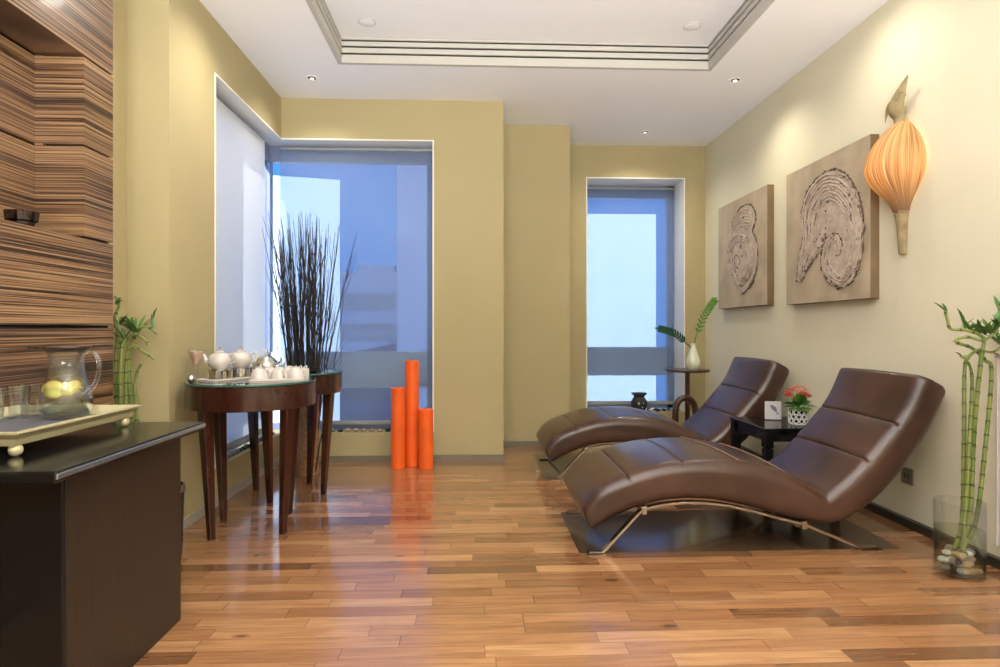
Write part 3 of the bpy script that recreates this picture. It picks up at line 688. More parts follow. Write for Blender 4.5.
round_table((-1.194, 3.935), [(-1.431, 3.99), (-1.248, 3.71), (-.967, 3.875), (-1.13, 4.15)], 'round dark cherry table behind the tea table, before the black twigs')
TT = .7836
def rrect(x, y, r_, n=5):
    out = []
    for cx_, cy_, a0 in ((x - r_, y - r_, 0), (-x + r_, y - r_, PI / 2), (-x + r_, -y + r_, PI), (x - r_, -y + r_, 1.5 * PI)):
        for i in range(n + 1): a = a0 + PI / 2 * i / n; out.append((cx_ + r_ * math.cos(a), cy_ + r_ * math.sin(a)))
    return out
def plate(name, loc, hx, hy, rz, label, mtl):
    o = empty(name, loc, label, 'tray', None, rz); m = MB()
    m.prism(rrect(hx, hy, .02), lambda u, v, h: (u, v, h), 0, .005); m.build('base', mtl, o, smooth=0)
    e = MB(); P_ = [(a, b, .009) for a, b in rrect(hx, hy, .02)]; e.tube(P_ + [P_[0]], .005, 8, cap=False); e.build('rim', mtl, o)
    return o
plate('tea_tray', (-1.31, 3.27, TT), .15, .075, R(62), 'white oblong tray under the two teapots on the round table', M['porcelain'])
plate('cup_tray', (-1.045, 3.21, TT), .135, .085, R(20), 'white rectangular tray of upturned cups on the round table', M['porcelain'])
def teapot(loc, rz, wl_, label_w, label_p, first=[None, None]):
    if first[0] is None:
        wm = empty('teapot_warmer', loc, label_w, 'teapot warmer', 'teapot warmers')
        b = MB(); b.lathe([(.030, 0), (.060, 0), (.062, .003), (.062, .008), (.056, .010), (.030, .010), (.030, 0)], n=32, cap=False); b.build('base', M['warmer'], wm)
        b = MB()
        for k in range(10):
            a = 2 * PI * k / 10; b.frustum((.054 * math.cos(a), .054 * math.sin(a), .010), (.003, .009), (.054 * math.cos(a), .054 * math.sin(a), .05), (.003, .009), a)
        b.build('bars', M['warmer'], wm, smooth=0)
        MB().lathe([(.040, .05), (.058, .05), (.060, .053), (.060, .058), (.040, .058), (.040, .05)], n=32, cap=False).build('ring', M['silver'], wm)
        MB().lathe([(0, .0101), (.018, .0101), (.018, .024), (0, .024)], n=18).build('tealight', M['porcelain'], wm)
        tp = empty('teapot', Vector(loc) + Vector((0, 0, .0582)), label_p, 'teapot', 'white teapots')
        MB().lathe([(0, 0), (.036, 0), (.040, .004), (.058, .022), (.064, .042), (.060, .064), (.046, .082), (.030, .089), (0, .090)], n=40).build('body', M['porcelain'], tp)
        ld = MB().lathe([(0, .0895), (.030, .0895), (.031, .093), (.020, .100), (.006, .104), (0, .104)], n=28).build('lid', M['porcelain'], tp)
        MB().lathe([(.003, .1035), (.004, .110), (.007, .114), (.007, .119), (.0, .122)], n=14).build('knob', M['silver'], ld)
        pts = catmull([(-.052, 0, .028), (-.078, 0, .040), (-.090, 0, .066), (-.102, 0, .082)], 6); n = len(pts)
        MB().tube(pts, [.018 - .010 * i / (n - 1) for i in range(n)], 12).build('spout', M['porcelain'], tp)
        MB().tube(catmull([(.050, 0, .072), (.078, 0, .086), (.092, 0, .070), (.086, 0, .042), (.060, 0, .026)], 6), .0055, 10).build('handle', M['porcelain'], tp)
        first[0], first[1] = wm, tp; tp.scale = (.93, .93, .93); wm.rotation_euler.z = rz; tp.rotation_euler.z = rz
    else:
        copy_tree(first[0], loc, label_w, rz); copy_tree(first[1], Vector(loc) + Vector((0, 0, .0582)), label_p, rz)
teapot((-1.335, 3.20, TT + .0052), R(-8), 0, 'openwork metal warmer under the front white teapot', 'front white round teapot, nearest the table edge')
teapot((-1.282, 3.345, TT + .0052), R(5), 0, 'openwork metal warmer under the rear white teapot', 'rear white round teapot, beside the silver pot')
def cup(loc, rz, label, first=[None]):
    if first[0] is None:
        c_ = empty('teacup', loc, label, 'cup', 'upturned white cups')
        MB().lathe([(.0435, 0), (.0455, 0), (.045, .012), (.039, .040), (.027, .058), (.021, .062), (.020, .068), (.017, .068), (.016, .063), (0, .063)], n=32, cap=False).build('bowl', M['porcelain'], c_)
        MB().tube(catmull([(.041, 0, .022), (.058, 0, .020), (.062, 0, .036), (.050, 0, .050), (.034, 0, .048)], 6), .0035, 8).build('handle', M['porcelain'], c_)
        first[0] = c_; c_.rotation_euler.z = rz
    else: copy_tree(first[0], loc, label, rz)
cp = Vector((-1.045, 3.21, TT + .0052)); ca, sa = math.cos(R(20)), math.sin(R(20))
for u, v, rz, lab in ((-.085, -.035, 1.0, 'upturned white cup at the front left of the cup tray'), (.012, -.040, -.8, 'upturned white cup at the front middle of the cup tray'), (-.035, .044, 2.2, 'upturned white cup at the back left of the cup tray'), (.062, .042, .5, 'upturned white cup at the back right of the cup tray'), (.092, -.045, 0, 'upturned white cup at the right end of the cup tray')):
    cup(cp + Vector((u * ca - v * sa, u * sa + v * ca, 0)), rz, lab)
sp = empty('silver_pot', (-1.20, 3.50, TT), 'silver lidded sugar pot with two handles between teapots and cups', 'sugar pot')
MB().lathe([(0, 0), (.045, 0), (.047, .004), (.034, .010), (.050, .022), (.062, .042), (.060, .062), (.046, .076), (0, .076)], n=32).build('body', M['silver'], sp)
l_ = MB().lathe([(0, .0765), (.045, .0765), (.040, .084), (.020, .094), (.008, .098), (0, .098)], n=28).build('lid', M['silver'], sp)
k_ = MB().lathe([(.004, .0975), (.006, .108), (.010, .113), (.005, .120), (.0, .130)], n=14); k_.tube([(-.012, 0, .122), (0, 0, .112), (.012, 0, .122)], .002, 6); k_.build('finial', M['silver'], l_)
sp.scale = (1.2, 1.2, 1.25)
for s_ in (-1, 1): MB().tube(catmull([(s_ * .058, 0, .058), (s_ * .078, 0, .082), (s_ * .088, 0, .060), (s_ * .064, 0, .036)], 6), .004, 8).build('handle', M['silver'], sp)
for i, (x, y, lab) in enumerate(((-1.185, 3.375, 'glass jar of brown sugar at the rear teapot'), (-1.10, 3.405, 'glass jar of brown sugar behind the cup tray'))):
    j = empty('sugar_jar', (x, y, TT), lab, 'jar', 'glass sugar jars')
    MB().lathe([(0, 0), (.026, 0), (.029, .003), (.029, .05), (.026, .058), (.023, .058), (.026, .049), (.026, .005), (0, .004)], n=28, cap=False).build('glass', M['glass'], j)
    MB().lathe([(0, .0045), (.0255, .0055), (.0255, .034), (0, .038)], n=24).build('filling', M['peb_t'], j)
    MB().lathe([(0, .0585), (.027, .0585), (.027, .066), (.008, .070), (.008, .078), (0, .080)], n=24).build('lid', M['silver'], j)
bxo = empty('sachet_box', (-.985, 3.42, TT), 'white box of sachets at the back of the tea table', 'box', None, R(15))
b = MB(); b.box(-.05, .05, -.03, -.027, 0, .05); b.box(-.05, .05, .027, .03, 0, .05); b.box(-.05, -.047, -.027, .027, 0, .05); b.box(.047, .05, -.027, .027, 0, .05); b.box(-.047, .047, -.027, .027, 0, .003); b.build('body', M['porcelain'], bxo, smooth=0)
b = MB()
for i in range(9): b.box(-.042 + i * .0095, -.037 + i * .0095, -.024, .024, .003, .058 + .004 * (i % 3))
b.build('sachets', M['paper'], bxo, smooth=0)['label'] = 'upright white sachets'
cs = MB().lathe([(0, 0), (.036, 0), (.038, .002), (.034, .004), (0, .003)], n=32).build('coaster', M['silver']); cs.location = (-1.205, 3.06, TT); tag(cs, 'small round silver coaster at the front rim of the tea table', 'coaster')
cg = empty('flared_glass', (-1.455, 3.20, TT), 'clear flared glass on the tea table left of the teapots', 'glass')
MB().lathe([(0, 0), (.028, 0), (.030, .003), (.008, .010), (.006, .05), (.012, .06), (.040, .125), (.038, .125), (.010, .064), (0, .062)], n=32, cap=False).build('goblet', M['glass'], cg)
MB().lathe([(0, .066), (.012, .068), (.034, .118), (0, .118)], n=24).build('filling', mat('pink_salt', (.62, .40, .30), .7, var=.2, scale=60), cg)
cg.scale = (1.1, 1.1, 1.3)
gb = MB().ball((0, 0, .021), .021, 20, 14).build('glass_ball', M['silver']); gb.location = (-1.432, 3.09, TT); tag(gb, 'small shiny ball on the left rim of the tea table', 'ornament')
dd = MB().lathe([(0, 0), (.03, 0), (.065, .012), (.063, .014), (.03, .003), (0, .003)], n=32, cap=False).build('dish', M['black']); dd.location = (-1.03, 3.80, TT); tag(dd, 'shallow black dish on the rear round table', 'dish')

# ------------------------------------------------------------------ vase of black twigs
vp = Vector((-1.225, 4.44, 0))
sv = empty('floor_vase', vp, 'tall speckled brown floor vase behind the round tables', 'vase')
MB().lathe([(0, 0), (.078, 0), (.082, .006), (.084, .30), (.088, .56), (.092, .60), (.084, .60), (.078, .55), (.074, .02), (0, .018)], n=40, cap=False).build('body', M['mosaic'], sv)
rg = random.Random(8)
tw = []
for i in range(7):
    b = MB(); cvs = rg.uniform(-.05, .05)
    n = 14; pts = []; 
    for k in range(n + 1):
        t = k / n; pts.append((cvs * math.sin(PI * t) + rg.uniform(-.002, .002), rg.uniform(-.004, .004), t))
    b.tube(pts, [(.0058 * (1 - .72 * k / n)) for k in range(n + 1)], 6)
    for s_ in range(3):
        t = rg.uniform(.55, .9); a = rg.uniform(0, 6.28); p = Vector(pts[int(t * n)])
        b.tube([p, p + Vector((.03 * math.cos(a), .03 * math.sin(a), .06)), p + Vector((.042 * math.cos(a), .042 * math.sin(a), .13))], [.0022, .0018, .001], 5)
    tw.append(b.build('twig', M['twig'], smooth=60))
count = 0
def twig(base, tip):
    global count
    o = tw[count] if count < len(tw) else tw[count % len(tw)].copy()
    if count >= len(tw): COL.objects.link(o)
    d = Vector(tip) - Vector(base); o.location = base; L = d.length; o.scale = (1, 1, L)
    o.rotation_mode = 'QUATERNION'; o.rotation_quaternion = d.to_track_quat('Z', 'Y')
    tag(o, 'thin black twig standing in the speckled floor vase', 'twig', 'black twigs in the floor vase'); count += 1
for i in range(94):
    a = rg.uniform(0, 2 * PI); rr = .055 * math.sqrt(rg.random())
    b = vp + Vector((rr * math.cos(a), rr * math.sin(a), .03))
    if i < 6:
        px, py = ((262, 228), (335, 232), (341, 218), (352, 250), (357, 232), (268, 212))[i]; tip = at(px, py, 4.44 + rg.uniform(-.1, .1))
    else:
        px = min(max(rg.gauss(303, 17), 268), 345); top = 206 + abs(px - 300) * .5
        tip = at(px, top + abs(rg.gauss(0, 26)) * (1 if i % 3 else 2), 4.44 + rg.uniform(-.16, .16))
        b = vp + Vector(((tip.x - vp.x) * .22, (tip.y - vp.y) * .3, .03))
    twig(b, tip)

# ------------------------------------------------------------------ orange candles
for (x, y, r_, h, lab) in ((-.585, 4.60, .0535, .61, 'medium orange pillar candle, left of the three on the floor'), (-.487, 4.665, .0535, .815, 'tallest orange pillar candle, middle of the three on the floor'), (-.372, 4.585, .0545, .45, 'shortest orange pillar candle, right of the three on the floor')):
    k = empty('pillar_candle', (x, y, 0), lab, 'candle', 'orange candles')
    MB().lathe([(0, 0), (r_ - .003, 0), (r_, .004), (r_, h - .004), (r_ - .004, h), (r_ - .012, h - .006), (0, h - .012)], n=40).build('wax', M['orange'], k)
    MB().tube([(0, 0, h - .013), (.001, 0, h + .004), (.004, 0, h + .012)], .0015, 6).build('wick', M['wick'], k)

# ------------------------------------------------------------------ leather chaises
TOPP = [(.500, .205), (.58, .300), (.70, .357), (.85, .402), (1.0, .424), (1.15, .428), (1.3, .413), (1.44, .378), (1.54, .335), (1.635, .280), (1.675, .270), (1.745, .318), (1.83, .395), (1.95, .53), (2.055, .665), (2.135, .838)]
BOTP = [(.545, .105), (.63, .155), (.76, .208), (.88, .238), (1.02, .248), (1.17, .235), (1.31, .205), (1.44, .170), (1.55, .142), (1.67, .122), (1.745, .130), (1.84, .178), (1.94, .25), (2.06, .38), (2.17, .54), (2.282, .755)]
def chaise(loc, label):
    ch = empty('chaise_longue', loc, label, 'chaise longue', 'leather chaise longues')
    ox = loc[0]; W = .332
    T = catmull([(x - ox, 0, z) for x, z in TOPP], 26); Bm = catmull([(x - ox, 0, z) for x, z in BOTP], 26)
    N = len(T); d = [0]
    for i in range(1, N): d.append(d[-1] + (T[i] - T[i - 1]).length)
    D = d[-1]
    # groove positions: by x of the top curve
    seams = []
    for xs in (.715, .985, 1.865, 2.015):
        i = min(range(N), key=lambda k: abs(T[k].x - (xs - ox))); seams.append(d[i])
    crease = d[min(range(N), key=lambda k: T[k].z + (0 if T[k].x > 1.55 - ox else 9))]
    sect = []; n = 9
    ry, rt = .045, .30
    for cx_, cy_, a0 in ((1, 1, 0), (-1, 1, PI / 2), (-1, -1, PI), (1, -1, 1.5 * PI)):
        for i in range(n + 1):
            a = a0 + PI / 2 * i / n; sect.append((cx_ * (W - ry) + ry * math.cos(a), .5 + cy_ * (.5 - rt) + rt * math.sin(a)))
        if cy_ == 1 and cx_ == 1:
            for k in range(1, 8): sect.append(((W - ry) * (1 - 2 * k / 8), 1.0))
        if cy_ == -1 and cx_ == -1:
            for k in range(1, 8): sect.append((-(W - ry) * (1 - 2 * k / 8), 0.0))
    m = len(sect); vs = []
    for i in range(N):
        s = d[i]; e = min(s, D - s); k = 1.0
        if e < .028: k = .80 + .20 * math.sqrt(max(0, 1 - (1 - e / .028) ** 2))
        nv = (T[i] - Bm[i]).normalized()
        gr = sum(math.exp(-((s - q_) / .0042) ** 2) * (.45 if k_ == 1 else 1) for k_, q_ in enumerate(seams)) * .0075 + math.exp(-((s - crease) / .016) ** 2) * .010
        puff = 1 - min(1, max(0, 1 - min(abs(s - q_) for q_ in seams + [crease, 0, D]) / .07)) ** 2
        for y, t in sect:
            tt = .5 + (t - .5) * k; yy = y * (1 - .02 * (1 - k) * 5)
            p = Bm[i].lerp(T[i], tt); top = max(0, (t - .6) / .4)
            p = p + nv * (top * (.016 * (1 - (y / W) ** 2) * (.72 + .28 * puff) - gr))
            side = math.exp(-((t - .5) / .33) ** 2) * (.006 if abs(y) > W - ry else 0)
            vs.append((p.x, yy + math.copysign(side, y), p.z))
    fs = [(i * m + k, i * m + (k + 1) % m, (i + 1) * m + (k + 1) % m, (i + 1) * m + k) for i in range(N - 1) for k in range(m)]
    fs += [tuple(range(m)), tuple((N - 1) * m + k for k in range(m))]
    MB()._add(vs, fs).build('cushion', M['leather'], ch, smooth=50)
    pp = MB()                        # tan welt lines across the thigh part
    for xs, skew in ((1.22, .08), (1.445, .07)):
        pts = []
        for k in range(29):
            y = (W - .03) * (1 - 2 * k / 28); xx = xs - ox + skew * (.5 - (y / W) * .5) - skew * .5
            i = min(range(N), key=lambda q_: abs(T[q_].x - xx) + (0 if T[q_].x < 1.66 - ox else 9))
            nv = (T[i] - Bm[i]).normalized(); p = T[i] + nv * (.016 * (1 - (y / W) ** 2) * 1.0 + .0045); pts.append((xx, y, p.z))
        pp.tube(pts, .003, 6)
    pp.build('piping', M['piping'], ch, smooth=60)
    # steel frames
    for sgn in (-1, 1):
        y = sgn * .308; path = [(.535 - ox, .0065), (.60 - ox, .0065), (.775 - ox, .192)]
        for xx in [.80 + .04 * i for i in range(20)]:
            i = min(range(N), key=lambda q_: abs(Bm[q_].x - (xx - ox)) + (0 if Bm[q_].x < 1.72 - ox else 9)); path.append((xx - ox, Bm[i].z - .014))
        path += [(1.60 - ox, .108), (1.845 - ox, .0065), (1.925 - ox, .0065)]
        fr = MB(); vs = []; hw, ht = .017, .0055
        for k, (px, pz) in enumerate(path):
            a_, b_ = path[max(k - 1, 0)], path[min(k + 1, len(path) - 1)]
            tx, tz = b_[0] - a_[0], b_[1] - a_[1]; L = math.hypot(tx, tz); nx, nz = -tz / L, tx / L
            for sy_, sn in ((-1, -1), (1, -1), (1, 1), (-1, 1)): vs.append((px + nx * ht * sn, y + hw * sy_, pz + nz * ht * sn))
        K = len(path)
        fr._add(vs, [(i * 4 + k, i * 4 + (k + 1) % 4, (i + 1) * 4 + (k + 1) % 4, (i + 1) * 4 + k) for i in range(K - 1) for k in range(4)] + [(0, 1, 2, 3), tuple(4 * (K - 1) + k for k in range(4))])
        f = fr.build('frame_rail', M['steel'], ch, smooth=30)
        for xx, z in ((.795 - ox, .208), (1.565 - ox, .128)):
            MB().box(xx - .012, xx + .012, y - .02, y + .02, z - .026, z + .012).build('bracket', M['steel'], f, smooth=0, bevel=.003)
        for x0, x1 in ((.525 - ox, .60 - ox), (1.84 - ox, 1.945 - ox)):
            MB().box(x0, x1, y - .022, y + .022, 0, .004).build('foot_pad', M['black'], f, smooth=0, bevel=.001)
    for xx, z in ((.80 - ox, .203), (1.56 - ox, .118)):
        MB().box(xx - .015, xx + .015, -.28, .28, z - .018, z - .006).build('cross_bar', M['steel'], ch, smooth=0)
    return ch
c1 = chaise((1.37, 3.112, 0), 'nearer brown leather wave chaise longue on steel rails')
c2 = copy_tree(c1, (1.36, 4.53, 0), 'farther brown leather wave chaise longue, close to the far window')
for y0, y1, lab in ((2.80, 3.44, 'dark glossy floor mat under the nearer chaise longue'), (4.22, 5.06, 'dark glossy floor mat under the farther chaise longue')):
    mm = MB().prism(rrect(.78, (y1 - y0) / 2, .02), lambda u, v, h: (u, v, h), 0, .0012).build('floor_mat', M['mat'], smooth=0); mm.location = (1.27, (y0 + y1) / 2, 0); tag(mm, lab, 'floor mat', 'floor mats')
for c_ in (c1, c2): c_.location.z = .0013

# ------------------------------------------------------------------ black side table between the chaises
bt = empty('side_table', (2.02, 3.86, 0), 'low black square side table between the two chaises', 'side table')
q = bt.location; hx, hy = .245, .255
MB().box(-hx, hx, -hy, hy, .425, .445).build('top', M['black'], bt, smooth=0, bevel=.006, seg=3)
MB().box(-hx + .02, hx - .02, -hy + .02, hy - .02, .36, .4248).build('apron', M['black'], bt, smooth=0, bevel=.002)
for sx_ in (-1, 1):
    for sy_ in (-1, 1):
        cx_, cy_ = sx_ * (hx - .032), sy_ * (hy - .032); b = MB()
        b.frustum((cx_, cy_, 0), .015, (cx_, cy_, .315), .026); b.frustum((cx_, cy_, .315), .019, (cx_, cy_, .325), .019); b.frustum((cx_, cy_, .325), .027, (cx_, cy_, .424), .027)
        b.build('leg', M['black'], bt, smooth=0, bevel=.002)
TB = .4452
pc = empty('picture_stand', (2.0, 3.95, TB), 'clear stand with a pale grey printed card on the black side table', 'card stand', None, R(-12))
MB().box(-.05, .05, -.02, .02, 0, .006).build('base', M['glass'], pc, smooth=0)
MB().box(-.052, .052, -.003, .003, .006, .125).build('card', M['card'], pc, smooth=0)
b = MB()
for px, pz, s_ in ((-.008, .092, .012), (.004, .080, .015), (.012, .070, .012), (.020, .058, .007), (.028, .045, .008)): b.ball((px, -.0032, pz), s_, 10, 6, (1, .05, .8))
b.build('print', M['card_dark'], pc)['label'] = 'dark shapes printed on the card'
fp = empty('flower_pot', (2.085, 3.79, TB), 'white openwork flower pot with red flowers on the black side table', 'flower pot')
MB().lathe([(0, .002), (.046, .002), (.052, .03), (.054, .06), (.052, .095), (.048, .095), (.048, .03), (0, .01)], n=36, cap=False).build('liner', M['pot_dark'], fp)
b = MB(); b.lathe([(.047, 0), (.053, 0), (.053, .006), (.047, .006), (.047, 0)], n=36, cap=False); b.lathe([(.053, .092), (.058, .092), (.058, .099), (.053, .099), (.053, .092)], n=36, cap=False)
for k in range(11):
    for j in range(3):
        a = 2 * PI * (k + .5 * (j % 2)) / 11; z = .022 + j * .028; rr = .0545 + .0025 * math.sin(PI * z / .1)
        ctr = Vector((rr * math.cos(a), rr * math.sin(a), z)); tv = Vector((-math.sin(a), math.cos(a), 0))
        pts = [ctr + tv * (.0135 * math.cos(t * PI / 5)) + Vector((0, 0, .0135 * math.sin(t * PI / 5))) for t in range(11)]
        b.tube(pts, .0032, 6, cap=False)
b.build('lattice', M['pot_white'], fp)
kp = empty('kalanchoe', (2.085, 3.79, TB + .088), 'red flowering kalanchoe with green leaves in the white pot', 'plant')
rg = random.Random(3); b = MB()
for i in range(70):
    a = rg.uniform(0, 2 * PI); el = rg.uniform(.05, 1.3); d_ = Vector((math.cos(a) * math.cos(el), math.sin(a) * math.cos(el), math.sin(el)))
    b.leaf(d_ * rg.uniform(.02, .06) + Vector((0, 0, .01)), d_ + Vector((0, 0, -.1)), rg.uniform(.04, .062), rg.uniform(.034, .048), bend=.25, n=4)
b.build('foliage', M['kal_leaf'], kp, smooth=60)
b = MB()
for i in range(6): b.tube([(0, 0, 0), (.02 * math.cos(i), .02 * math.sin(i), .06), (.04 * math.cos(i), .04 * math.sin(i), .11)], .002, 6)
b.build('stems', M['kal_leaf'], kp)
for cx_, cy_, cz_, r_ in ((-.045, -.01, .112, .036), (.005, .0, .128, .038), (-.058, .01, .088, .028), (.02, -.02, .10, .028), (.055, 0, .085, .024)):
    b = MB()
    for k in range(26):
        a = rg.uniform(0, 6.28); el = rg.uniform(-.2, 1.5); p = Vector((cx_ + r_ * math.cos(a) * math.cos(el), cy_ + r_ * math.sin(a) * math.cos(el), cz_ + r_ * .7 * math.sin(el)))
        for j in range(4): b.leaf(p, (math.cos(j * PI / 2 + a), math.sin(j * PI / 2 + a), .5), .014, .013, n=2)
    b.build('flower_head', M['kal_red'], kp, smooth=0)

# ------------------------------------------------------------------ round pedestal table, vase with two fronds, oil burner
rt_ = empty('pedestal_table', (1.98, 5.52, 0), 'small round dark pedestal table in the far corner by the window', 'side table')
MB().lathe([(0, .662), (.195, .662), (.20, .666), (.20, .680), (.196, .684), (0, .684)], n=48).build('top', M['walnut'], rt_)
MB().lathe([(.022, .012), (.022, .662), (.0, .662)], n=20).build('stem', M['walnut'], rt_)
MB().lathe([(0, 0), (.15, 0), (.15, .008), (.03, .014), (0, .014)], n=40).build('base', M['walnut'], rt_)
ao = empty('arched_stand', (1.86, 5.25, 0), 'low arched brown wooden stand on the floor under the pedestal table', 'stand')
pts = [(-.07, 0, 0), (-.085, 0, .26), (-.075, 0, .38), (-.03, 0, .44), (.04, 0, .44), (.085, 0, .38), (.10, 0, .26), (.10, 0, 0)]
MB().tube(catmull(pts, 6), .028, 12).build('arch', M['walnut'], ao)
MB().box(-.10, .13, -.05, .05, 0, .02).build('base', M['walnut'], ao, smooth=0, bevel=.004)
vz = empty('bud_vase', (2.015, 5.47, .6842), 'pale green pear-shaped bud vase on the round pedestal table', 'vase')
MB().lathe([(0, 0), (.045, 0), (.060, .02), (.068, .055), (.062, .095), (.042, .15), (.026, .20), (.022, .235), (.024, .245), (.020, .245), (.018, .235), (.02, .20), (0, .15)], n=36, cap=False).build('body', M['vase_pale'], vz)
def frond(pts, label, mtl, ml, L, seed):
    b0 = Vector(pts[0]); o = empty('leaf_frond', b0, label, 'plant', 'fronds in the bud vase'); pth = catmull([Vector(p) - b0 for p in pts], 8); n = len(pth)
    MB().tube(pth, [.006 * (1 - .6 * i / n) for i in range(n)], 8).build('stem', mtl, o)
    b = MB(); k0 = int(n * .42)
    for i in range(k0, n, 2):
        t = (pth[min(i + 1, n - 1)] - pth[i - 1]).normalized(); side = t.cross(Vector((0, 1, 0))).normalized()
        if i >= n - 2: b.leaf(pth[i], t, L, L * .4, up=Vector((0, -1, 0)))
        for s_ in (-1, 1): b.leaf(pth[i], t * .8 + side * s_ * .75 + Vector((0, -.25, 0)), L * (1 - .3 * abs((i - k0) / (n - k0) - .4)), L * .32, up=Vector((0, -1, 0)), bend=.15)
    b.build('leaflets', ml, o, smooth=60)
Yv = 5.47
frond([(2.015, 5.47, .70 + .14), at(693.5, 347, Yv), at(697, 334, Yv), at(703, 318, Yv), at(709, 308, Yv), at(714, 301, Yv)], 'bright green frond rising to the right from the bud vase', M['zz'], M['zz'], .062, 1)
frond([(2.01, 5.46, .70 + .15), at(690, 347, Yv), at(685, 342, Yv), at(677, 335, Yv - .05), at(668, 331, Yv - .08), at(660, 329, Yv - .1)], 'dark green frond leaning left from the bud vase', M['zz_dark'], M['zz_dark'], .06, 2)
ob = empty('oil_burner', (1.665, 6.03, SILL), 'black ceramic oil burner on the sill of the far window', 'oil burner')
b = MB()
b.lathe([(0, 0), (.055, 0), (.066, .02), (.082, .06), (.080, .10), (.060, .135), (.050, .15), (.062, .165), (.078, .178), (.080, .186), (.070, .186), (.05, .17), (0, .165)], n=36, cap=False); b.build('body', M['pot_dark'], ob)
b = MB()
for px, pz, s_ in ((-.02, .085, .012), (.0, .07, .012), (.012, .055, .010), (.02, .09, .008)): b.ball((px, -.076, pz), s_, 10, 6, (1, .25, 1.3))
b.build('cutout', M['peb_w'], ob)['label'] = 'pale openings in the burner front'

# ------------------------------------------------------------------ relief pictures on the right wall
def relief(y_far, y_near, z0, z1, label, outline, strands, edges, lumps, seed):
    t = .055; o = empty('relief_picture', (XR - t, (y_far + y_near) / 2, (z0 + z1) / 2), label, 'picture', 'square relief pictures')
    Wd, Hd = y_far - y_near, z1 - z0; q = o.location
    cv = MB().box(0, t, -Wd / 2, Wd / 2, -Hd / 2, Hd / 2)
    cv.mi = [0] * 6; cv.mi[4] = 0
    for k in (0, 1, 2, 3, 5): cv.mi[k] = 1
    cv.build('canvas', [M['stone_canvas'], M['canvas_side']], o, smooth=0, bevel=.003)
    f = lambda u, v, h: (-h, Wd / 2 - u * Wd, -Hd / 2 + v * Hd)
    rg = random.Random(seed); b = MB()
    oc = [(p.x, p.y) for p in catmull([(u, v, 0) for u, v in outline] + [(*outline[0], 0)], 6)][:-1]
    oc = [(u + rg.uniform(-.006, .006), v + rg.uniform(-.006, .006)) for u, v in oc]
    b.prism(oc, f, 0, .007)
    for pl in strands:
        pts = catmull([(u, v, 0) for u, v in pl], 10)
        b.tube([f(p.x + rg.uniform(-.003, .003), p.y + rg.uniform(-.003, .003), .006) for p in pts], [.006 * rg.uniform(.6, 1.4) for _ in pts], 6, flat=1)
    b.build('swirl', M['plaster'], o, smooth=40)
    b = MB()
    for pl in strands[::2]:
        pts = [p for p in catmull([(u, v, 0) for u, v in pl], 14)]; rr_ = []
        while len(rr_) < len(pts): rr_ += [rg.uniform(.001, .0042) for _ in range(rg.randrange(3, 14))] + [.0005] * rg.randrange(2, 12)
        b.tube([f(p.x + .012 + rg.uniform(-.004, .004), p.y + rg.uniform(-.004, .004), .008) for p in pts], rr_[:len(pts)], 5)
    for pl, rr in edges:
        pts = catmull([(u, v, 0) for u, v in pl], 14)
        rr_ = []; k = 0
        while len(rr_) < len(pts): rr_ += [rr * rg.uniform(.15, .75) for _ in range(rg.randrange(3, 12))] + [.0006] * rg.randrange(0, 4)
        b.tube([f(p.x + rg.uniform(-.008, .008), p.y + rg.uniform(-.007, .007), .005) for p in pts], rr_[:len(pts)], 6)
    for _ in range(lumps):
        u, v = rg.choice(oc); cu = sum(p[0] for p in oc) / len(oc); cv_ = sum(p[1] for p in oc) / len(oc); k = rg.random() ** .7
        b.ball(f(cu + (u - cu) * k, cv_ + (v - cv_) * k, .008), rg.uniform(.003, .010), 6, 5, (.6, 1, rg.uniform(.5, 1.5)), .25, rg)
    b.build('rough_edge', M['relief_dark'], o, smooth=0)
big_out = [(.17, .17), (.19, .32), (.25, .50), (.22, .66), (.30, .79), (.45, .87), (.57, .88), (.68, .85), (.80, .77), (.90, .62), (.94, .42), (.90, .24), (.82, .12), (.70, .085), (.58, .13), (.49, .26), (.50, .38), (.43, .36), (.33, .27), (.23, .18)]
big_str = []
for s_ in [i / 7 for i in range(8)]:
    big_str.append([(.20 + .10 * s_, .20 + .10 * s_), (.27 + .12 * s_, .45), (.25 + .18 * s_, .66 - .08 * s_), (.34 + .14 * s_, .79 - .14 * s_), (.50 + .06 * s_, .86 - .17 * s_), (.68 - .02 * s_, .83 - .17 * s_), (.82 - .06 * s_, .72 - .16 * s_), (.90 - .07 * s_, .55 - .1 * s_), (.92 - .09 * s_, .38), (.87 - .10 * s_, .2 + .03 * s_)])
for s_ in (0, .33, .66, 1): big_str.append([(.87 - .06 * s_, .2 + .03 * s_), (.72, .11 + .05 * s_), (.57 + .05 * s_, .18 + .03 * s_), (.52 + .05 * s_, .30), (.57 + .03 * s_, .41 - .04 * s_), (.65, .44 - .05 * s_), (.71 - .03 * s_, .39), (.70 - .02 * s_, .32 + .02 * s_)])
big_edge = [([(.16, .16), (.19, .32), (.25, .50)], .008), ([(.22, .64), (.28, .78), (.42, .87), (.57, .89), (.70, .86), (.82, .76), (.92, .60), (.95, .40), (.91, .22), (.82, .11), (.68, .08)], .009),
            ([(.70, .09), (.56, .14), (.48, .27), (.52, .40), (.60, .45), (.68, .44), (.73, .38), (.71, .31), (.66, .30)], .0085), ([(.46, .35), (.34, .26), (.22, .16)], .007), ([(.38, .33), (.30, .28), (.21, .19)], .006), ([(.24, .66), (.34, .76), (.42, .80)], .006)]
relief(4.28, 3.35, 1.232, 2.175, 'square sand-coloured picture with a large plaster comma swirl, beside the lamp', big_out, big_str, big_edge, 60, 2)
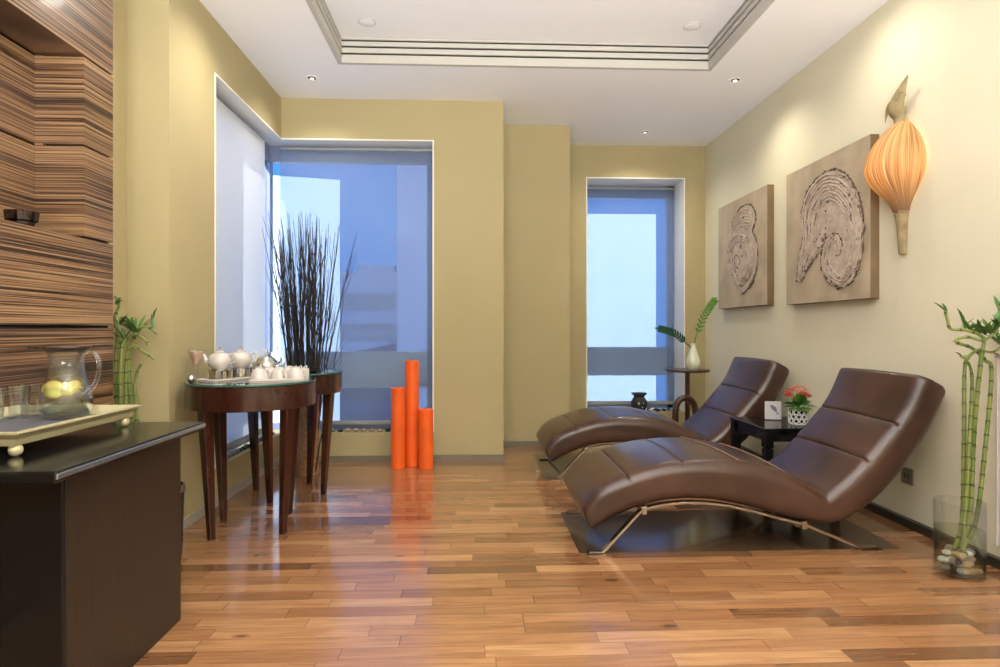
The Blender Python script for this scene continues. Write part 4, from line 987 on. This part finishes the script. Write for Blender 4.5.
sm_out = [(.52, .90), (.66, .90), (.78, .83), (.80, .73), (.74, .66), (.82, .54), (.82, .34), (.72, .20), (.56, .13), (.42, .19), (.30, .30), (.20, .42), (.16, .56), (.22, .70), (.36, .82)]
sm_str = []
for s_ in [i / 5 for i in range(6)]:
    sm_str.append([(.24 + .10 * s_, .42), (.24 + .10 * s_, .58 - .04 * s_), (.38 + .06 * s_, .66 - .06 * s_), (.58 - .02 * s_, .64 - .08 * s_), (.74 - .09 * s_, .52 - .04 * s_), (.76 - .1 * s_, .36), (.64 - .06 * s_, .22 + .05 * s_), (.48, .2 + .07 * s_), (.36 + .04 * s_, .32 + .02 * s_), (.34 + .04 * s_, .42)])
    sm_str.append([(.32 + .06 * s_, .80 - .10 * s_), (.50, .87 - .14 * s_), (.66, .86 - .14 * s_), (.76, .78 - .10 * s_)])
sm_edge = [([(.36, .82), (.52, .91), (.68, .90), (.79, .82), (.80, .73), (.74, .66)], .008), ([(.74, .66), (.83, .54), (.83, .34), (.73, .19), (.56, .12)], .008), ([(.56, .13), (.42, .20), (.34, .34), (.36, .46), (.44, .48), (.50, .42), (.46, .36), (.42, .38)], .008), ([(.44, .76), (.58, .77), (.72, .70)], .006), ([(.40, .70), (.56, .71), (.68, .66)], .005), ([(.16, .54), (.22, .70), (.36, .82)], .004)]
relief(5.50, 4.565, 1.245, 2.18, 'square sand-coloured picture with a coiled shell relief, nearer the corner', sm_out, sm_str, sm_edge, 36, 7)

# ------------------------------------------------------------------ wall lamp
LP = Vector((XR, 3.15, 1.95))
lamp = empty('wall_lamp', LP, 'glowing orange onion-shaped fibre lamp on the right wall', 'wall lamp')
prof = [(.030, .235), (.042, .215), (.078, .180), (.120, .125), (.152, .06), (.166, .0), (.166, -.05), (.148, -.10), (.112, -.15), (.074, -.20), (.048, -.25), (.036, -.30)]
pf = [(p.x, p.y) for p in catmull([(a, b, 0) for a, b in prof], 5)]
def half_shell(pf, n=48):
    b = MB(); vs = []
    for j, (r_, z) in enumerate(pf):
        for i in range(n + 1):
            a = PI / 2 + PI * i / n; rp_ = r_ * (1 + .018 * math.sin(i * 2.7) + .010 * math.sin(i * 5.3 + 1))
            vs.append((-.004 + rp_ * math.cos(a) * 1.12, rp_ * math.sin(a), z))
    return b._add(vs, [(j * (n + 1) + i, j * (n + 1) + i + 1, (j + 1) * (n + 1) + i + 1, (j + 1) * (n + 1) + i) for j in range(len(pf) - 1) for i in range(n)])
half_shell([p for p in pf if p[1] > -.27]).build('shade', M['glow'], lamp, smooth=60)
tp_ = [p for p in pf if p[1] <= -.262] + [(.031, -.34), (.028, -.40), (.025, -.45), (.023, -.49), (.001, -.495)]
half_shell(tp_).build('tail', M['husk'], lamp, smooth=60)
b = MB(); b.tube(catmull([(-.025, 0, .215), (-.03, .005, .26), (-.045, .0, .31), (-.05, -.04, .37), (-.055, -.10, .435)], 6), [.036, .034, .033, .032, .032, .034, .038, .043, .047, .048, .047, .045, .043, .041, .039, .037, .034, .031, .027, .024, .020, .016, .012, .008, .003], 12, flat=.7)
b.tube(catmull([(-.045, .0, .34), (-.05, .035, .325), (-.055, .062, .29), (-.055, .075, .245)], 6), [.030, .030, .029, .028, .027, .026, .024, .022, .020, .018, .016, .013, .011, .009, .007, .005, .004, .003, .002], 10, flat=.5)
rg = random.Random(6)
for i in range(40):
    t = rg.random(); b.ball((-.05 + rg.uniform(-.02, .01), .02 - .08 * t + rg.uniform(-.02, .02), .30 + .08 * t + rg.uniform(-.012, .012)), rg.uniform(.004, .009), 6, 5, (1, 1, 1), .2, rg)
b.build('crown', M['husk'], lamp, smooth=60)
light('wall_lamp_bulb', 'POINT', (XR - .05, 3.15, 1.96), 1.2, (1, .55, .2), shadow_soft_size=.03)

# ------------------------------------------------------------------ downlights, ceiling discs
def downlight(x, y, label, first=[None]):
    if first[0] is None:
        d = empty('downlight', (x, y, H), label, 'downlight', 'recessed downlights')
        MB().lathe([(.030, -.001), (.042, -.005), (.046, -.003), (.046, 0), (.030, 0), (.030, -.001)], n=32, cap=False).build('ring', M['white'], d)
        MB().lathe([(.0, -.0005), (.030, -.0006), (.030, -.002), (.0, -.002)], n=28).build('reflector', M['slot'], d)
        b = MB(); b.lathe([(.0, -.012), (.014, -.012), (.016, -.004), (.014, -.002), (0, -.002)], n=20); b.build('lamp', M['bulb'], d)
        b = MB().box(-.03, -.018, -.004, .004, -.006, -.002); b.box(.018, .03, -.004, .004, -.006, -.002); b.build('gimbal', M['chrome'], d, smooth=0)
        first[0] = d
    else: copy_tree(first[0], (x, y, H), label)
def ceil_at(px, py, Z):
    p = at(px, py, 1.0); d_ = p - CAM; k = (Z - CAM.z) / d_.z; return CAM + d_ * k
dl = []
for px, py, lab in ((312, 78, 'recessed ceiling downlight over the corner window'), (735, 80, 'recessed ceiling downlight over the pictures'), (645, 132, 'recessed ceiling downlight in front of the far window')):
    p = ceil_at(px, py, H); downlight(p.x, p.y, lab); dl.append(p)
for p, e in zip(dl, (26, 30, 40)):
    light('downlight_and_fill_beam', 'SPOT', (p.x, p.y, H - .02), e, (1, .9, .75), (0, 0, 0), spot_size=R(140), spot_blend=1, shadow_soft_size=.05)
for y_, e in ((3.2, 14),):      # wall washers of the same row, nearer than the picture shows
    light('downlight_and_fill_beam', 'SPOT', (1.9, y_, H - .02), e, (1, .93, .82), (0, R(-22), 0), spot_size=R(140), spot_blend=1, shadow_soft_size=.06)
light('downlight_and_fill_beam', 'SPOT', (-1.0, 3.38, H - .02), 38, (1, .93, .82), (0, R(24), 0), spot_size=R(120), spot_blend=1, shadow_soft_size=.06)  # added fill spot without a fixture, brightens the left wall
for px, py, lab in ((367, 22, 'round flush disc on the raised ceiling, left'), (692, 26, 'round flush disc on the raised ceiling, right')):
    p = ceil_at(px, py, TZ); e = empty('ceiling_speaker', (p.x, p.y, TZ), lab, 'ceiling speaker', 'ceiling discs')
    MB().lathe([(.0, -.006), (.045, -.006), (.050, -.004), (.050, 0), (0, 0)], n=32).build('grille', M['white'], e)
    MB().lathe([(.050, -.004), (.057, -.004), (.058, 0), (.050, 0), (.050, -.004)], n=32, cap=False).build('bezel', M['speaker'], e)

# ------------------------------------------------------------------ outlet and cloth on the right wall
p = at(908, 476, 3.0); d_ = p - CAM; p = CAM + d_ * (XR / d_.x)
oo = empty('wall_outlet', (XR, p.y, p.z), 'dark square power outlet low on the right wall', 'outlet')
MB().box(-.008, 0, -.043, .043, -.043, .043).build('plate', M['outlet'], oo, smooth=0, bevel=.003)
b = MB()
for s_ in (-1, 1): b.box(-.0086, -.008, s_ * .012 - .004, s_ * .012 + .004, -.012, .012)
b.build('sockets', M['slot'], oo, smooth=0)
dr = empty('pleated_cloth', (XR, 2.36, 0), 'pleated pale cloth hanging on the right wall behind the bamboo', 'cloth')
b = MB(); N = 90; vs = []
for i in range(N + 1):
    t = i / N; y = -.19 + .38 * t; x = -.022 - .012 * math.sin(t * 2 * PI * 8) - .004 * math.sin(t * 47)
    for z in (.10, .5, .93): vs.append((x - (.004 if z < .3 else 0), y, z))
for i in range(N + 1):
    v0, v1, v2 = vs[i * 3:i * 3 + 3]
    vs += [(v0[0] + .003, v0[1], v0[2]), (v1[0] + .003, v1[1], v1[2]), (v2[0] + .003, v2[1], v2[2])]
o3 = 3 * (N + 1); fs = []
for i in range(N):
    for k in range(2):
        a = i * 3 + k; fs += [(a, a + 3, a + 4, a + 1), (a + o3, a + 1 + o3, a + 4 + o3, a + 3 + o3)]
    fs += [(i * 3, i * 3 + o3, i * 3 + 3 + o3, i * 3 + 3), (i * 3 + 2, i * 3 + 5, i * 3 + 5 + o3, i * 3 + 2 + o3)]
fs += [(0, 1, 1 + o3, o3), (1, 2, 2 + o3, 1 + o3)]
b._add(vs, fs).build('drape', M['drape'], dr, smooth=60)
MB().tube([(-.02, -.2, .935), (-.02, .2, .935)], .007, 10).build('rail', M['chrome'], dr)
